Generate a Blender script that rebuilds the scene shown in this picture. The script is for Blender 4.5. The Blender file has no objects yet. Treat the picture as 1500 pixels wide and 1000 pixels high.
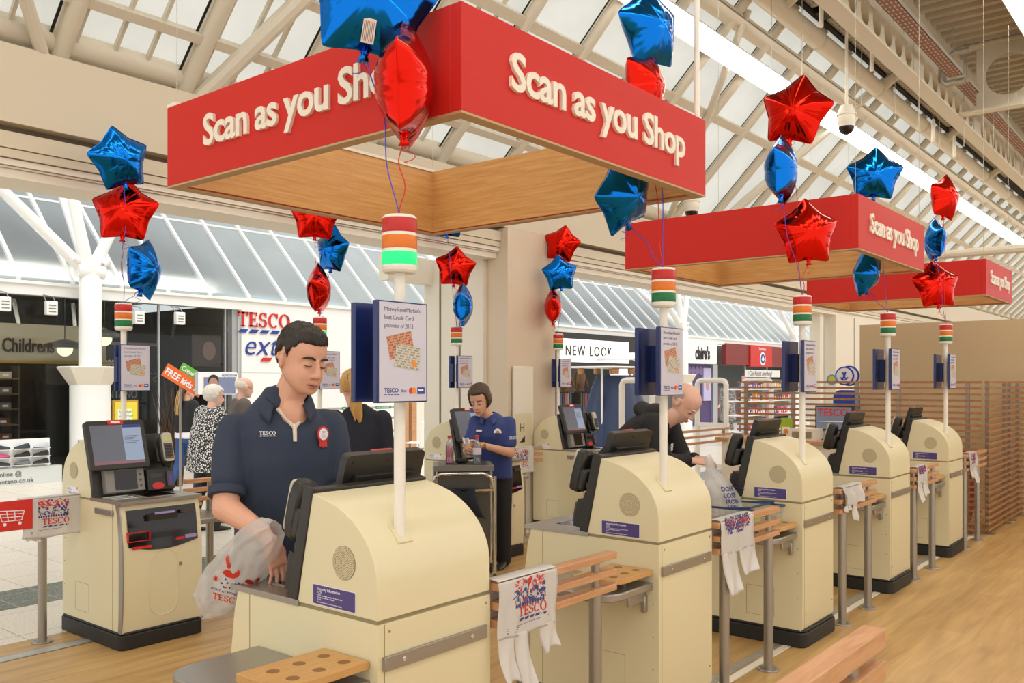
import bpy, bmesh, math, random
from mathutils import Vector, Matrix, Euler, noise
PI = math.pi
random.seed(7)
SC = bpy.context.scene
COL = SC.collection
# ------------------------------------------------------------------ camera, world, exposure
EYE = Vector((0, 0, 1.62)); FPX = 1300.0; HOR = 558.0
YAW = math.atan2(1058, 1300)
FWD = Vector((math.cos(YAW), math.sin(YAW), 0)); RGT = Vector((math.sin(YAW), -math.cos(YAW), 0)); UPV = Vector((0, 0, 1))
cam = bpy.data.cameras.new('camera'); camo = bpy.data.objects.new('camera', cam); COL.objects.link(camo)
cam.sensor_width = 36; cam.lens = 36 * FPX / 1500; cam.shift_y = (HOR - 500) / 1500; cam.clip_start = .05; cam.clip_end = 300
camo.location = EYE; camo.rotation_euler = (PI / 2, 0, YAW - PI / 2)
SC.camera = camo
world = bpy.data.worlds.new('daylight'); SC.world = world; world.use_nodes = True
bgn = world.node_tree.nodes['Background']; bgn.inputs[0].default_value = (1.0, .985, .96, 1); bgn.inputs[1].default_value = 1.05
SC.view_settings.view_transform = 'Standard'; SC.view_settings.look = 'None'; SC.view_settings.gamma = 1
SC.view_settings.use_curve_mapping = False
SC.view_settings.exposure = .25
sun = bpy.data.lights.new('bright_overcast_sun', 'SUN'); sun.energy = 1.6; sun.angle = math.radians(50); sun.color = (1, .99, .97)
suno = bpy.data.objects.new('bright_overcast_sun', sun); suno.rotation_euler = (math.radians(32), 0, 0); COL.objects.link(suno)      # daylight falling into the glazed mall
def ray(u, v): return FWD + RGT * ((u - 750) / FPX) + UPV * ((HOR - v) / FPX)
def atY(u, v, Y): r = ray(u, v); return EYE + r * (Y / r.y)
def atd(u, v, d): return EYE + ray(u, v) * d
# ------------------------------------------------------------------ materials
def lin(h):
    h = h.lstrip('#'); o = []
    for i in (0, 2, 4):
        c = int(h[i:i + 2], 16) / 255
        o.append(c / 12.92 if c <= .04045 else ((c + .055) / 1.055) ** 2.4)
    return (*o, 1)
MATS = {}
def mat(name, hexc, rough=.5, metal=0, bump=0, bscale=40, var=0, vscale=6, emit=0, spec=.5, stretch=None, coat=0):
    if name in MATS: return MATS[name]
    m = bpy.data.materials.new(name); m.use_nodes = True; n = m.node_tree.nodes; l = m.node_tree.links
    b = n['Principled BSDF']; c = lin(hexc)
    b.inputs['Base Color'].default_value = c; b.inputs['Roughness'].default_value = rough; b.inputs['Metallic'].default_value = metal
    b.inputs['Specular IOR Level'].default_value = spec; b.inputs['Coat Weight'].default_value = coat
    m.diffuse_color = c
    if emit: b.inputs['Emission Color'].default_value = c; b.inputs['Emission Strength'].default_value = emit
    if var or bump:
        tc = n.new('ShaderNodeTexCoord'); mp = n.new('ShaderNodeMapping'); l.new(tc.outputs['Object'], mp.inputs[0])
        if stretch: mp.inputs['Scale'].default_value = stretch
    if var:
        t = n.new('ShaderNodeTexNoise'); t.inputs['Scale'].default_value = vscale; t.inputs['Detail'].default_value = 5
        l.new(mp.outputs[0], t.inputs['Vector'])
        r = n.new('ShaderNodeValToRGB'); r.color_ramp.elements[0].position = .3; r.color_ramp.elements[1].position = .7
        r.color_ramp.elements[0].color = (*[max(0, x * (1 - var)) for x in c[:3]], 1); r.color_ramp.elements[1].color = (*[min(1, x * (1 + var * .6)) for x in c[:3]], 1)
        l.new(t.outputs['Fac'], r.inputs[0]); l.new(r.outputs[0], b.inputs['Base Color'])
    if bump:
        t = n.new('ShaderNodeTexNoise'); t.inputs['Scale'].default_value = bscale; t.inputs['Detail'].default_value = 3
        l.new(mp.outputs[0], t.inputs['Vector'])
        bm = n.new('ShaderNodeBump'); bm.inputs['Strength'].default_value = bump; bm.inputs['Distance'].default_value = .01
        l.new(t.outputs['Fac'], bm.inputs['Height']); l.new(bm.outputs[0], b.inputs['Normal'])
    MATS[name] = m; return m
def wood(name, a, b_, sc=(1.2, 14, 14), rough=.45):
    m = bpy.data.materials.new(name); m.use_nodes = True; n = m.node_tree.nodes; l = m.node_tree.links; b = n['Principled BSDF']
    tc = n.new('ShaderNodeTexCoord'); mp = n.new('ShaderNodeMapping'); mp.inputs['Scale'].default_value = sc
    l.new(tc.outputs['Object'], mp.inputs[0])
    t = n.new('ShaderNodeTexNoise'); t.inputs['Scale'].default_value = 2.2; t.inputs['Detail'].default_value = 8; t.inputs['Distortion'].default_value = .9
    l.new(mp.outputs[0], t.inputs['Vector'])
    r = n.new('ShaderNodeValToRGB'); r.color_ramp.elements[0].position = .32; r.color_ramp.elements[1].position = .68
    r.color_ramp.elements[0].color = lin(a); r.color_ramp.elements[1].color = lin(b_)
    l.new(t.outputs['Fac'], r.inputs[0]); l.new(r.outputs[0], b.inputs['Base Color']); b.inputs['Roughness'].default_value = rough
    MATS[name] = m; return m
def glassy(name, col, gloss=.12, rough=.03):      # clear pane: see-through with a faint reflection
    m = bpy.data.materials.new(name); m.use_nodes = True; n = m.node_tree.nodes; l = m.node_tree.links
    n.remove(n['Principled BSDF']); o = n['Material Output']
    t = n.new('ShaderNodeBsdfTransparent'); t.inputs[0].default_value = lin(col)
    g = n.new('ShaderNodeBsdfGlossy'); g.inputs['Roughness'].default_value = rough
    x = n.new('ShaderNodeMixShader'); x.inputs[0].default_value = gloss
    l.new(t.outputs[0], x.inputs[1]); l.new(g.outputs[0], x.inputs[2]); l.new(x.outputs[0], o.inputs[0])
    MATS[name] = m; return m
def frosted(name, col, mix=.6, vary=.12):                    # translucent roof sheet with weathering
    m = bpy.data.materials.new(name); m.use_nodes = True; n = m.node_tree.nodes; l = m.node_tree.links
    n.remove(n['Principled BSDF']); o = n['Material Output']
    tc = n.new('ShaderNodeTexCoord'); t = n.new('ShaderNodeTexNoise'); t.inputs['Scale'].default_value = 1.3; t.inputs['Detail'].default_value = 6
    l.new(tc.outputs['Object'], t.inputs['Vector'])
    r = n.new('ShaderNodeValToRGB'); c = lin(col)
    r.color_ramp.elements[0].position = .35; r.color_ramp.elements[1].position = .65
    r.color_ramp.elements[0].color = (*[x * (1 - vary) for x in c[:3]], 1); r.color_ramp.elements[1].color = c
    l.new(t.outputs['Fac'], r.inputs[0])
    a = n.new('ShaderNodeBsdfTranslucent'); d = n.new('ShaderNodeBsdfDiffuse')
    l.new(r.outputs[0], a.inputs[0]); l.new(r.outputs[0], d.inputs[0])
    x = n.new('ShaderNodeMixShader'); x.inputs[0].default_value = mix
    l.new(d.outputs[0], x.inputs[1]); l.new(a.outputs[0], x.inputs[2]); l.new(x.outputs[0], o.inputs[0])
    MATS[name] = m; return m
# ------------------------------------------------------------------ mesh builder
def fr(loc, x, y, z): return Matrix(((x[0], y[0], z[0], loc[0]), (x[1], y[1], z[1], loc[1]), (x[2], y[2], z[2], loc[2]), (0, 0, 0, 1)))
def F_mY(loc): return fr(loc, (1, 0, 0), (0, 0, 1), (0, -1, 0))     # lettering read from -Y
def F_pY(loc): return fr(loc, (-1, 0, 0), (0, 0, 1), (0, 1, 0))
def F_mX(loc): return fr(loc, (0, -1, 0), (0, 0, 1), (-1, 0, 0))    # lettering read from -X
def F_pX(loc): return fr(loc, (0, 1, 0), (0, 0, 1), (1, 0, 0))
TX = {}
def text_mesh(s, bold, shear, spacing, depth, align, serif=False):
    k = (s, bold, shear, spacing, depth, align)
    if k in TX: return TX[k]
    c = bpy.data.curves.new('lettering', 'FONT'); c.body = s; c.size = 1; c.offset = bold; c.shear = shear; c.space_character = spacing
    c.extrude = depth / 2; c.align_x = align; c.resolution_u = 3
    o = bpy.data.objects.new('lettering', c); COL.objects.link(o)
    dg = bpy.context.evaluated_depsgraph_get(); ev = o.evaluated_get(dg); me = ev.to_mesh()
    r = ([v.co.copy() for v in me.vertices], [tuple(p.vertices) for p in me.polygons]); ev.to_mesh_clear()
    bpy.data.objects.remove(o); bpy.data.curves.remove(c); TX[k] = r; return r
def ortho(d):
    d = d.normalized(); a = Vector((0, 0, 1)) if abs(d.z) < .9 else Vector((1, 0, 0))
    x = d.cross(a).normalized(); return x, d.cross(x)
class MB:
    def __init__(s): s.v = []; s.f = []; s.fm = []; s.mats = []; s.sm = []
    def mi(s, m):
        if m not in s.mats: s.mats.append(m)
        return s.mats.index(m)
    def add(s, m, vs, fs, M=None, smooth=True):
        b = len(s.v); i = s.mi(m)
        for p in vs:
            p = Vector(p); s.v.append(M @ p if M else p)
        for q in fs: s.f.append(tuple(b + k for k in q)); s.fm.append(i); s.sm.append(smooth)
        return s
    def box(s, m, x0, x1, y0, y1, z0, z1, M=None):
        return s.add(m, [(x0, y0, z0), (x1, y0, z0), (x1, y1, z0), (x0, y1, z0), (x0, y0, z1), (x1, y0, z1), (x1, y1, z1), (x0, y1, z1)],
                     [(3, 2, 1, 0), (4, 5, 6, 7), (0, 1, 5, 4), (1, 2, 6, 5), (2, 3, 7, 6), (3, 0, 4, 7)], M)
    def prism(s, m, pts, ax, a0, a1, M=None):
        def P(p, a): return {'x': (a, p[0], p[1]), 'y': (p[0], a, p[1]), 'z': (p[0], p[1], a)}[ax]
        n = len(pts); ar = sum(pts[i][0] * pts[(i + 1) % n][1] - pts[(i + 1) % n][0] * pts[i][1] for i in range(n))
        flip = (ar < 0) != (ax == 'y')
        if flip: pts = pts[::-1]
        vs = [P(p, a0) for p in pts] + [P(p, a1) for p in pts]
        fs = [tuple(range(n - 1, -1, -1)), tuple(range(n, 2 * n))] + [(i, (i + 1) % n, n + (i + 1) % n, n + i) for i in range(n)]
        return s.add(m, vs, fs, M)
    def lathe(s, m, prof, seg=24, M=None, caps=True):
        vs = []; fs = []; k = len(prof)
        for r, z in prof:
            for j in range(seg): a = 2 * PI * j / seg; vs.append((r * math.cos(a), r * math.sin(a), z))
        for i in range(k - 1):
            for j in range(seg): j2 = (j + 1) % seg; fs.append((i * seg + j, i * seg + j2, (i + 1) * seg + j2, (i + 1) * seg + j))
        if caps: fs.append(tuple(range(seg - 1, -1, -1))); fs.append(tuple((k - 1) * seg + j for j in range(seg)))
        return s.add(m, vs, fs, M)
    def rings(s, m, rs, caps=True, M=None):            # rs: list of equal-length vertex rings
        n = len(rs[0]); vs = [p for r in rs for p in r]; fs = []
        for i in range(len(rs) - 1):
            for j in range(n): j2 = (j + 1) % n; fs.append((i * n + j, i * n + j2, (i + 1) * n + j2, (i + 1) * n + j))
        if caps: fs.append(tuple(range(n - 1, -1, -1))); fs.append(tuple((len(rs) - 1) * n + j for j in range(n)))
        return s.add(m, vs, fs, M)
    def tube(s, m, pts, r, seg=8, caps=True, M=None):
        pts = [Vector(p) for p in pts]; rs = []; rr = r if isinstance(r, (list, tuple)) else [r] * len(pts)
        px = None
        for i, p in enumerate(pts):
            d = (pts[min(i + 1, len(pts) - 1)] - pts[max(i - 1, 0)])
            if d.length < 1e-9: d = Vector((0, 0, 1))
            d.normalize()
            if px is None: x, y = ortho(d)
            else:
                x = px - d * px.dot(d)
                if x.length < 1e-6: x, y = ortho(d)
                x.normalize(); y = d.cross(x)
            px = x
            rs.append([p + (x * math.cos(2 * PI * j / seg) + y * math.sin(2 * PI * j / seg)) * rr[i] for j in range(seg)])
        return s.rings(m, rs, caps, M)
    def cap(s, m, p0, r0, p1, r1, seg=14, M=None):       # tapered capsule
        p0 = Vector(p0); p1 = Vector(p1); d = (p1 - p0); L = d.length
        if L < 1e-6: return s.ell(m, p0, (r0,) * 3, M=M)
        d /= L; pts = []; rr = []
        for k in range(5): a = PI / 2 * (1 - k / 4.0); pts.append(p0 - d * r0 * math.sin(a)); rr.append(max(r0 * math.cos(a), 1e-4))
        for k in range(1, 5): t = k / 5; pts.append(p0.lerp(p1, t)); rr.append(r0 + (r1 - r0) * t)
        for k in range(5): a = PI / 2 * k / 4.0; pts.append(p1 + d * r1 * math.sin(a)); rr.append(max(r1 * math.cos(a), 1e-4))
        return s.tube(m, pts, rr, seg, True, M)
    def ell(s, m, c, r, seg=16, rin=10, M=None, R=None):
        c = Vector(c); vs = []; fs = []
        for i in range(rin + 1):
            t = PI * i / rin
            for j in range(seg):
                a = 2 * PI * j / seg; p = Vector((r[0] * math.sin(t) * math.cos(a), r[1] * math.sin(t) * math.sin(a), -r[2] * math.cos(t)))
                if R: p = R @ p
                vs.append(c + p)
        for i in range(rin):
            for j in range(seg): j2 = (j + 1) % seg; fs.append((i * seg + j, i * seg + j2, (i + 1) * seg + j2, (i + 1) * seg + j))
        return s.add(m, vs, fs, M)
    def text(s, m, t, size, M, depth=.001, bold=0, shear=0, spacing=1, align='LEFT', sx=1):
        vs, fs = text_mesh(t, bold, shear, spacing, depth / size, align)
        return s.add(m, [(p.x * size * sx, p.y * size, p.z * size) for p in vs], fs, M, smooth=False)
    def poly(s, m, pts, th, M):                          # flat print of small thickness in the XY plane of M
        return s.prism(m, pts, 'z', 0, th, M)
    def grid(s, m, fn, nu, nv, M=None):
        vs = [fn(i / nu, j / nv) for j in range(nv + 1) for i in range(nu + 1)]
        fs = [(j * (nu + 1) + i, j * (nu + 1) + i + 1, (j + 1) * (nu + 1) + i + 1, (j + 1) * (nu + 1) + i) for j in range(nv) for i in range(nu)]
        return s.add(m, vs, fs, M)
    def xf(s, M): s.v = [M @ p for p in s.v]; return s
    def mesh(s, name, ang=35):
        me = bpy.data.meshes.new(name); me.from_pydata([tuple(p) for p in s.v], [], s.f)
        for m in s.mats: me.materials.append(m)
        me.polygons.foreach_set('material_index', s.fm); me.polygons.foreach_set('use_smooth', s.sm); me.update()
        bm = bmesh.new(); bm.from_mesh(me); bmesh.ops.remove_doubles(bm, verts=bm.verts, dist=1e-6); bmesh.ops.recalc_face_normals(bm, faces=bm.faces); bm.to_mesh(me); bm.free()
        me.set_sharp_from_angle(angle=math.radians(ang)); return me
    def build(s, name, parent=None, bev=0, ang=35, world=False, solid=0, sub=0):
        if world and parent:
            o_ = parent
            while o_ is not None: s.v = [p - o_.location for p in s.v]; o_ = o_.parent
        o = bpy.data.objects.new(name, s.mesh(name, ang)); COL.objects.link(o); o.parent = parent
        if solid: md = o.modifiers.new('thickness', 'SOLIDIFY'); md.thickness = solid; md.offset = 0
        if sub: md = o.modifiers.new('smooth', 'SUBSURF'); md.levels = sub; md.render_levels = sub
        if bev:
            md = o.modifiers.new('bevel', 'BEVEL'); md.width = bev; md.segments = 2; md.limit_method = 'ANGLE'; md.angle_limit = math.radians(40); md.harden_normals = False
        return o
def tag(o, label, cat, group=None):
    o['label'] = label; o['category'] = cat
    if group: o['group'] = group
    return o
def thing(name, label, cat, loc=(0, 0, 0), rz=0, group=None):
    o = bpy.data.objects.new(name, None); COL.objects.link(o); o.location = loc; o.rotation_euler = (0, 0, rz); o.empty_display_size = .1
    return tag(o, label, cat, group)
def struct(o): o['kind'] = 'structure'; return o
def copy_tree(o, parent=None):
    c = o.copy(); COL.objects.link(c); c.parent = parent
    for ch in list(o.children): copy_tree(ch, c)
    return c
def remesh(mb, voxel, smooth=4, name='body', mat_=None, disp=None):
    o = bpy.data.objects.new('tmp', mb.mesh('tmp')); COL.objects.link(o)
    md = o.modifiers.new('r', 'REMESH'); md.mode = 'VOXEL'; md.voxel_size = voxel; md.use_smooth_shade = True
    if smooth: sm = o.modifiers.new('s', 'SMOOTH'); sm.factor = .5; sm.iterations = smooth
    dg = bpy.context.evaluated_depsgraph_get(); me = bpy.data.meshes.new_from_object(o.evaluated_get(dg)); me.name = name
    bpy.data.objects.remove(o); me.materials.clear(); me.materials.append(mat_ or mb.mats[0])
    if disp:
        for v in me.vertices: v.co = disp(v.co.copy())
    me.polygons.foreach_set('use_smooth', [True] * len(me.polygons)); me.polygons.foreach_set('material_index', [0] * len(me.polygons)); me.update(); return me
def link(me, name, parent=None):
    o = bpy.data.objects.new(name, me); COL.objects.link(o); o.parent = parent; return o
def rrect(w, h, r, n=5, cx=0, cy=0):
    out = []
    for qx, qy, a0 in ((1, 1, 0), (-1, 1, 90), (-1, -1, 180), (1, -1, 270)):
        for k in range(n + 1):
            a = math.radians(a0 + 90 * k / n); out.append((cx + qx * (w / 2 - r) + r * math.cos(a), cy + qy * (h / 2 - r) + r * math.sin(a)))
    return out
def circ(r, n=20, cx=0, cy=0, sy=1): return [(cx + r * math.cos(2 * PI * k / n), cy + r * sy * math.sin(2 * PI * k / n)) for k in range(n)]
# ================================================================== the setting
cream = mat('cream_paint', '#d0c5ae', .5); creamw = mat('pale_cream', '#e6dfcf', .5); white = mat('white_paint', '#efefec', .45)
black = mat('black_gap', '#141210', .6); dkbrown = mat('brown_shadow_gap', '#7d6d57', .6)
steel = mat('brushed_steel', '#a39e95', .32, .75, bump=.05, bscale=200, stretch=(1, 30, 30)); chrome = mat('chrome', '#d9dadb', .08, 1)
galv = mat('galvanised_steel', '#b9b6ac', .45, .6, var=.12, vscale=20)
oak = wood('oak_veneer', '#c08a4c', '#d3a264', (1.6, 1.6, 34)); beech = wood('beech_rail', '#b8855a', '#cb9a70', (2, 18, 18)); slatw = wood('cedar_slat', '#94633c', '#b07c50', (3, 9, 9))
# --- floors
def floor_mat():
    m = bpy.data.materials.new('vinyl_planks'); m.use_nodes = True; n = m.node_tree.nodes; l = m.node_tree.links; b = n['Principled BSDF']
    tc = n.new('ShaderNodeTexCoord'); mp = n.new('ShaderNodeMapping'); l.new(tc.outputs['Object'], mp.inputs[0])
    br = n.new('ShaderNodeTexBrick'); br.inputs['Scale'].default_value = 1; br.inputs['Brick Width'].default_value = 1.25; br.inputs['Row Height'].default_value = .19
    br.inputs['Mortar Size'].default_value = .0012; br.inputs['Color1'].default_value = lin('#bc975f'); br.inputs['Color2'].default_value = lin('#c8a46a'); br.inputs['Mortar'].default_value = lin('#b48b57')
    l.new(mp.outputs[0], br.inputs['Vector'])
    m2 = n.new('ShaderNodeMapping'); m2.inputs['Scale'].default_value = (.9, 9, 1); l.new(tc.outputs['Object'], m2.inputs[0])
    t = n.new('ShaderNodeTexNoise'); t.inputs['Scale'].default_value = 1.6; t.inputs['Detail'].default_value = 7; t.inputs['Distortion'].default_value = .6; l.new(m2.outputs[0], t.inputs['Vector'])
    r = n.new('ShaderNodeValToRGB'); r.color_ramp.elements[0].position = .3; r.color_ramp.elements[0].color = (.72, .68, .62, 1); r.color_ramp.elements[1].position = .7; r.color_ramp.elements[1].color = (1.08, 1.08, 1.08, 1)
    l.new(t.outputs['Fac'], r.inputs[0])
    mx = n.new('ShaderNodeMix'); mx.data_type = 'RGBA'; mx.blend_type = 'MULTIPLY'; mx.inputs[0].default_value = 1
    l.new(br.outputs['Color'], mx.inputs[6]); l.new(r.outputs[0], mx.inputs[7]); l.new(mx.outputs[2], b.inputs['Base Color'])
    b.inputs['Roughness'].default_value = .38; return m
def tile_mat(name, c1, c2, w, spk):
    m = bpy.data.materials.new(name); m.use_nodes = True; n = m.node_tree.nodes; l = m.node_tree.links; b = n['Principled BSDF']
    tc = n.new('ShaderNodeTexCoord'); br = n.new('ShaderNodeTexBrick'); br.offset = 0; br.inputs['Scale'].default_value = 1; br.inputs['Brick Width'].default_value = w; br.inputs['Row Height'].default_value = w
    br.inputs['Mortar Size'].default_value = .004; br.inputs['Color1'].default_value = lin(c1); br.inputs['Color2'].default_value = lin(c2); br.inputs['Mortar'].default_value = lin('#b9b1a4')
    l.new(tc.outputs['Object'], br.inputs['Vector'])
    t = n.new('ShaderNodeTexNoise'); t.inputs['Scale'].default_value = 60; t.inputs['Detail'].default_value = 4; l.new(tc.outputs['Object'], t.inputs['Vector'])
    r = n.new('ShaderNodeValToRGB'); r.color_ramp.elements[0].position = .35; r.color_ramp.elements[0].color = (spk, spk, spk, 1); r.color_ramp.elements[1].position = .6; r.color_ramp.elements[1].color = (1, 1, 1, 1); l.new(t.outputs['Fac'], r.inputs[0])
    mx = n.new('ShaderNodeMix'); mx.data_type = 'RGBA'; mx.blend_type = 'MULTIPLY'; mx.inputs[0].default_value = 1
    l.new(br.outputs['Color'], mx.inputs[6]); l.new(r.outputs[0], mx.inputs[7]); l.new(mx.outputs[2], b.inputs['Base Color']); b.inputs['Roughness'].default_value = .25; return m
struct(MB().box(floor_mat(), -4, 45, -6, 5.86, -.2, 0).build('floor'))
struct(MB().box(tile_mat('cream_terrazzo', '#e6dccb', '#ece3d4', .6, .82), -6, 48, 5.86, 22, -.2, 0).build('floor_mall'))
struct(MB().box(tile_mat('green_grey_granite', '#7b8278', '#858a80', .3, .55), -6, 30, 6.75, 7.35, -.01, .003).build('floor_band'))
tr = MB(); 
for y0, y1, m_ in ((5.50, 5.512, steel), (5.60, 5.612, steel), (5.512, 5.60, galv), (2.16, 2.22, galv), (2.10, 2.145, creamw)): tr.box(m_, -3, 10.2, y0, y1, 0, .004)
struct(tr.build('trim_1'))
# --- fascia above the shop opening, piers
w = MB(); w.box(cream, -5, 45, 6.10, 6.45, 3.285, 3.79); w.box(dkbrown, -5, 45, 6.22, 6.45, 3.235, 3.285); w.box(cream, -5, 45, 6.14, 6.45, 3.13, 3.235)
w.box(cream, -5, 45, 6.15, 6.45, 3.07, 3.125); w.box(creamw, -5, 45, 6.17, 6.45, 3.025, 3.065); w.box(creamw, -5, 45, 6.19, 6.45, 3.01, 3.022); w.box(creamw, -5, 45, 6.21, 6.6, 2.95, 3.008)
struct(w.build('wall_back'))
w = MB(); w.box(mat('pier_paint', '#d6c5ad', .5, var=.03, vscale=2), 7.36, 8.22, 6.05, 6.35, 0, 3.27); w.box(creamw, 7.30, 8.22, 6.35, 7.25, 0, 3.0); w.box(creamw, 7.33, 7.37, 6.5, 6.56, 0, 3.0); w.box(creamw, 6.6, 7.4, 7.1, 7.25, 2.72, 3.0); w.box(dkbrown, 7.292, 7.30, 6.68, 6.70, 0, 2.9); w.box(dkbrown, 7.292, 7.30, 6.98, 7.0, 0, 2.9)  # rear block paler: mall daylight on the side face is put into its colour
struct(w.build('wall_pier'))
w = MB(); w.box(creamw, 17.9, 22.5, 6.2, 6.6, 0, 2.95); w.box(steel, 17.5, 17.56, 6.3, 6.4, 0, 2.95); w.box(creamw, 17.3, 17.5, 6.3, 6.5, 0, 2.95); w.box(steel, 19.0, 19.03, 6.19, 6.2, 0, 2.95)
struct(w.build('wall_right'))
struct(MB().box(mat('tan_board', '#c4b08a', .6), 12.5, 12.6, -6, 4.0, 0, 2.39).build('wall_partition'))
# --- store skylight: 45 degree slope rising from the fascia towards the shop floor
sheet = frosted('roof_sheet', '#dcdbd3', .85); beamc = mat('beam_cream', '#cfc7b4', .45); tubec = mat('tube_cream', '#d6cfbd', .4)
def sl(Y): return 9.99 - Y
sk = MB(); sk.add(sheet, [(-5, 6.35, sl(6.35) + .12), (45, 6.35, sl(6.35) + .12), (45, 3.9, sl(3.9) + .12), (-5, 3.9, sl(3.9) + .12)], [(0, 1, 2, 3)])
sky = struct(sk.build('window_1'))
S = Matrix.Rotation(-PI / 4, 4, 'X')
for i in range(44):
    x = 2.63 - 3 * .93 + i * .93
    m = MB(); m.box(black, x, x + .018, 4.05, 6.3, -.02, 0); 
    rb = MB(); y0, y1 = 6.28, 3.98
    rb.tube(tubec, [(x + .10, y0, sl(y0) + .02), (x + .10, y1, sl(y1) + .02)], .06, 12)
    rb.add(beamc, [(x + .03, y0, sl(y0) + .07), (x + .19, y0, sl(y0) + .07), (x + .19, y1, sl(y1) + .07), (x + .03, y1, sl(y1) + .07), (x + .03, y0, sl(y0) + .03), (x + .19, y0, sl(y0) + .03), (x + .19, y1, sl(y1) + .03), (x + .03, y1, sl(y1) + .03)], [(3, 2, 1, 0), (4, 5, 6, 7), (0, 1, 5, 4), (1, 2, 6, 5), (2, 3, 7, 6), (3, 0, 4, 7)])
    rb.add(black, [(x, y0, sl(y0) + .05), (x + .022, y0, sl(y0) + .05), (x + .022, y1, sl(y1) + .05), (x, y1, sl(y1) + .05)], [(0, 1, 2, 3)])
    rb.build('rafter', sky)
for i in range(12):
    x = 2.63 - .93 * 2 + .20 + (i // 2) * .93 + (.24 if i % 2 == 0 else .48)
    gb = MB(); y0, y1 = 6.2, 4.2
    gb.add(beamc, [(x, y0, sl(y0) + .10), (x + .025, y0, sl(y0) + .10), (x + .025, y1, sl(y1) + .10), (x, y1, sl(y1) + .10), (x, y0, sl(y0) + .05), (x + .025, y0, sl(y0) + .05), (x + .025, y1, sl(y1) + .05), (x, y1, sl(y1) + .05)], [(3, 2, 1, 0), (4, 5, 6, 7), (0, 1, 5, 4), (1, 2, 6, 5), (2, 3, 7, 6), (3, 0, 4, 7)])
    gb.build('glazing_bar', sky)
for Y, hw, xe in ((5.88, .035, 9), (5.5, .035, 9), (5.08, .05, 45), (4.36, .07, 45)):
    MB().box(beamc, -5, xe, -hw, hw, -.03, .05, Matrix.Translation((0, Y, sl(Y) + .02)) @ S).build('purlin', sky)
MB().tube(tubec, [(-5, 6.2, 3.93), (45, 6.2, 3.93)], .1, 14).build('eave_tube', sky)
for k in (0, 3):
    x0 = 3.74 + k * 2.79
    MB().tube(tubec, [(x0, 6.2, sl(6.2) - .05), (x0 + 1.3, 4.0, sl(4.0) - .05)], .07, 10).build('brace', sky)
    MB().tube(tubec, [(x0 + 2.0 - 2.79 - .3, 6.2, sl(6.2) - .05), (x0 + .3 - 2.79 - .3, 4.2, sl(4.2) - .05)], .045, 10).build('brace', sky)
# --- upper members running with the row
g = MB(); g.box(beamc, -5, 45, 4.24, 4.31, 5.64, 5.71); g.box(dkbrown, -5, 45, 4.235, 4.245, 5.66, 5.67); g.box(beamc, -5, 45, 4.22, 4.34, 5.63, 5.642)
struct(g.build('trim_2'))
p = MB(); p.tube(tubec, [(-5, 4.0, 5.84), (45, 4.0, 5.84)], .11, 16)
for k in range(16): p.tube(beamc, [(1.5 + k * 2.35, 4.0, 5.84), (1.57 + k * 2.35, 4.0, 5.84)], .116, 16)
for k in range(10): p.tube(beamc, [(2.5 + k * 3.6, 4.0, 5.84), (2.5 + k * 3.6, 3.55, 6.15)], .09, 10)
struct(p.build('trim_3'))
g = MB(); g.box(black, -5, 45, 3.86, 3.9, 5.96, 6.14); g.box(beamc, -5, 45, 3.4, 3.86, 6.14, 6.3); g.box(cream, -5, 45, 3.84, 4.05, 6.14, 6.5)
struct(g.build('trim_4'))
cb = MB(); cb.box(beamc, -5, 45, 3.2, 3.4, 5.58, 5.61); cb.box(beamc, -5, 45, 3.2, 3.4, 6.14, 6.17); cb.box(beamc, -5, 45, 3.3, 3.36, 6.15, 6.74)
for i in range(60):
    cx = 6.1 + i * .44; hw = .22
    if i % 8 == 7: cb.box(beamc, cx - hw, cx + hw, 3.29, 3.31, 5.61, 6.14); continue
    n = 20; vs = []; 
    for k in range(n):
        a = 2 * PI * k / n; c, s_ = math.cos(a), math.sin(a); q = min(hw / abs(c) if abs(c) > 1e-6 else 9, .265 / abs(s_) if abs(s_) > 1e-6 else 9)
        vs += [(cx + .15 * c, 3.3, 5.875 + .15 * s_), (cx + q * c, 3.3, 5.875 + q * s_)]
    # corners of the cell are closed with small triangles
    fs = [(2 * k, 2 * k + 1, (2 * k + 3) % (2 * n), (2 * k + 2) % (2 * n)) for k in range(n)]
    cb.add(beamc, vs, fs, smooth=False)
cb.box(beamc, -5, 5.88, 3.29, 3.31, 5.61, 6.14); cb.box(beamc, 32.28, 45, 3.29, 3.31, 5.61, 6.14)
struct(cb.build('trim_5'))
# --- ribbed metal deck and cross girders
d = MB(); deckc = mat('deck_cream', '#b9af9b', .5)
prof = []
for i in range(170):
    x = -4 + i * .28
    prof += [(x, 6.62), (x + .11, 6.62), (x + .14, 6.70), (x + .25, 6.70)]
n = len(prof); d.add(deckc, [(x, 3.3, z) for x, z in prof] + [(x, -7, z) for x, z in prof], [(i, i + 1, n + i + 1, n + i) for i in range(n - 1)], smooth=False)
struct(d.build('ceiling'))
d = MB()
for X in (14.6, 21.8, 29):
    d.box(beamc, X - .09, X + .09, -7, 3.2, 6.58, 6.61); d.box(beamc, X - .09, X + .09, -7, 3.2, 5.6, 5.63)
    for k in range(12):
        cy = 2.55 - k * .85; hw = .425; n = 24; vs = []
        for q in range(n):
            a = 2 * PI * q / n; c, s_ = math.cos(a), math.sin(a); t = min(hw / abs(c) if abs(c) > 1e-6 else 9, .48 / abs(s_) if abs(s_) > 1e-6 else 9)
            vs += [(X, cy + .3 * c, 6.1 + .3 * s_), (X, cy + t * c, 6.1 + t * s_)]
        d.add(beamc, vs, [(2 * q, 2 * q + 1, (2 * q + 3) % (2 * n), (2 * q + 2) % (2 * n)) for q in range(n)], smooth=False)
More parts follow.
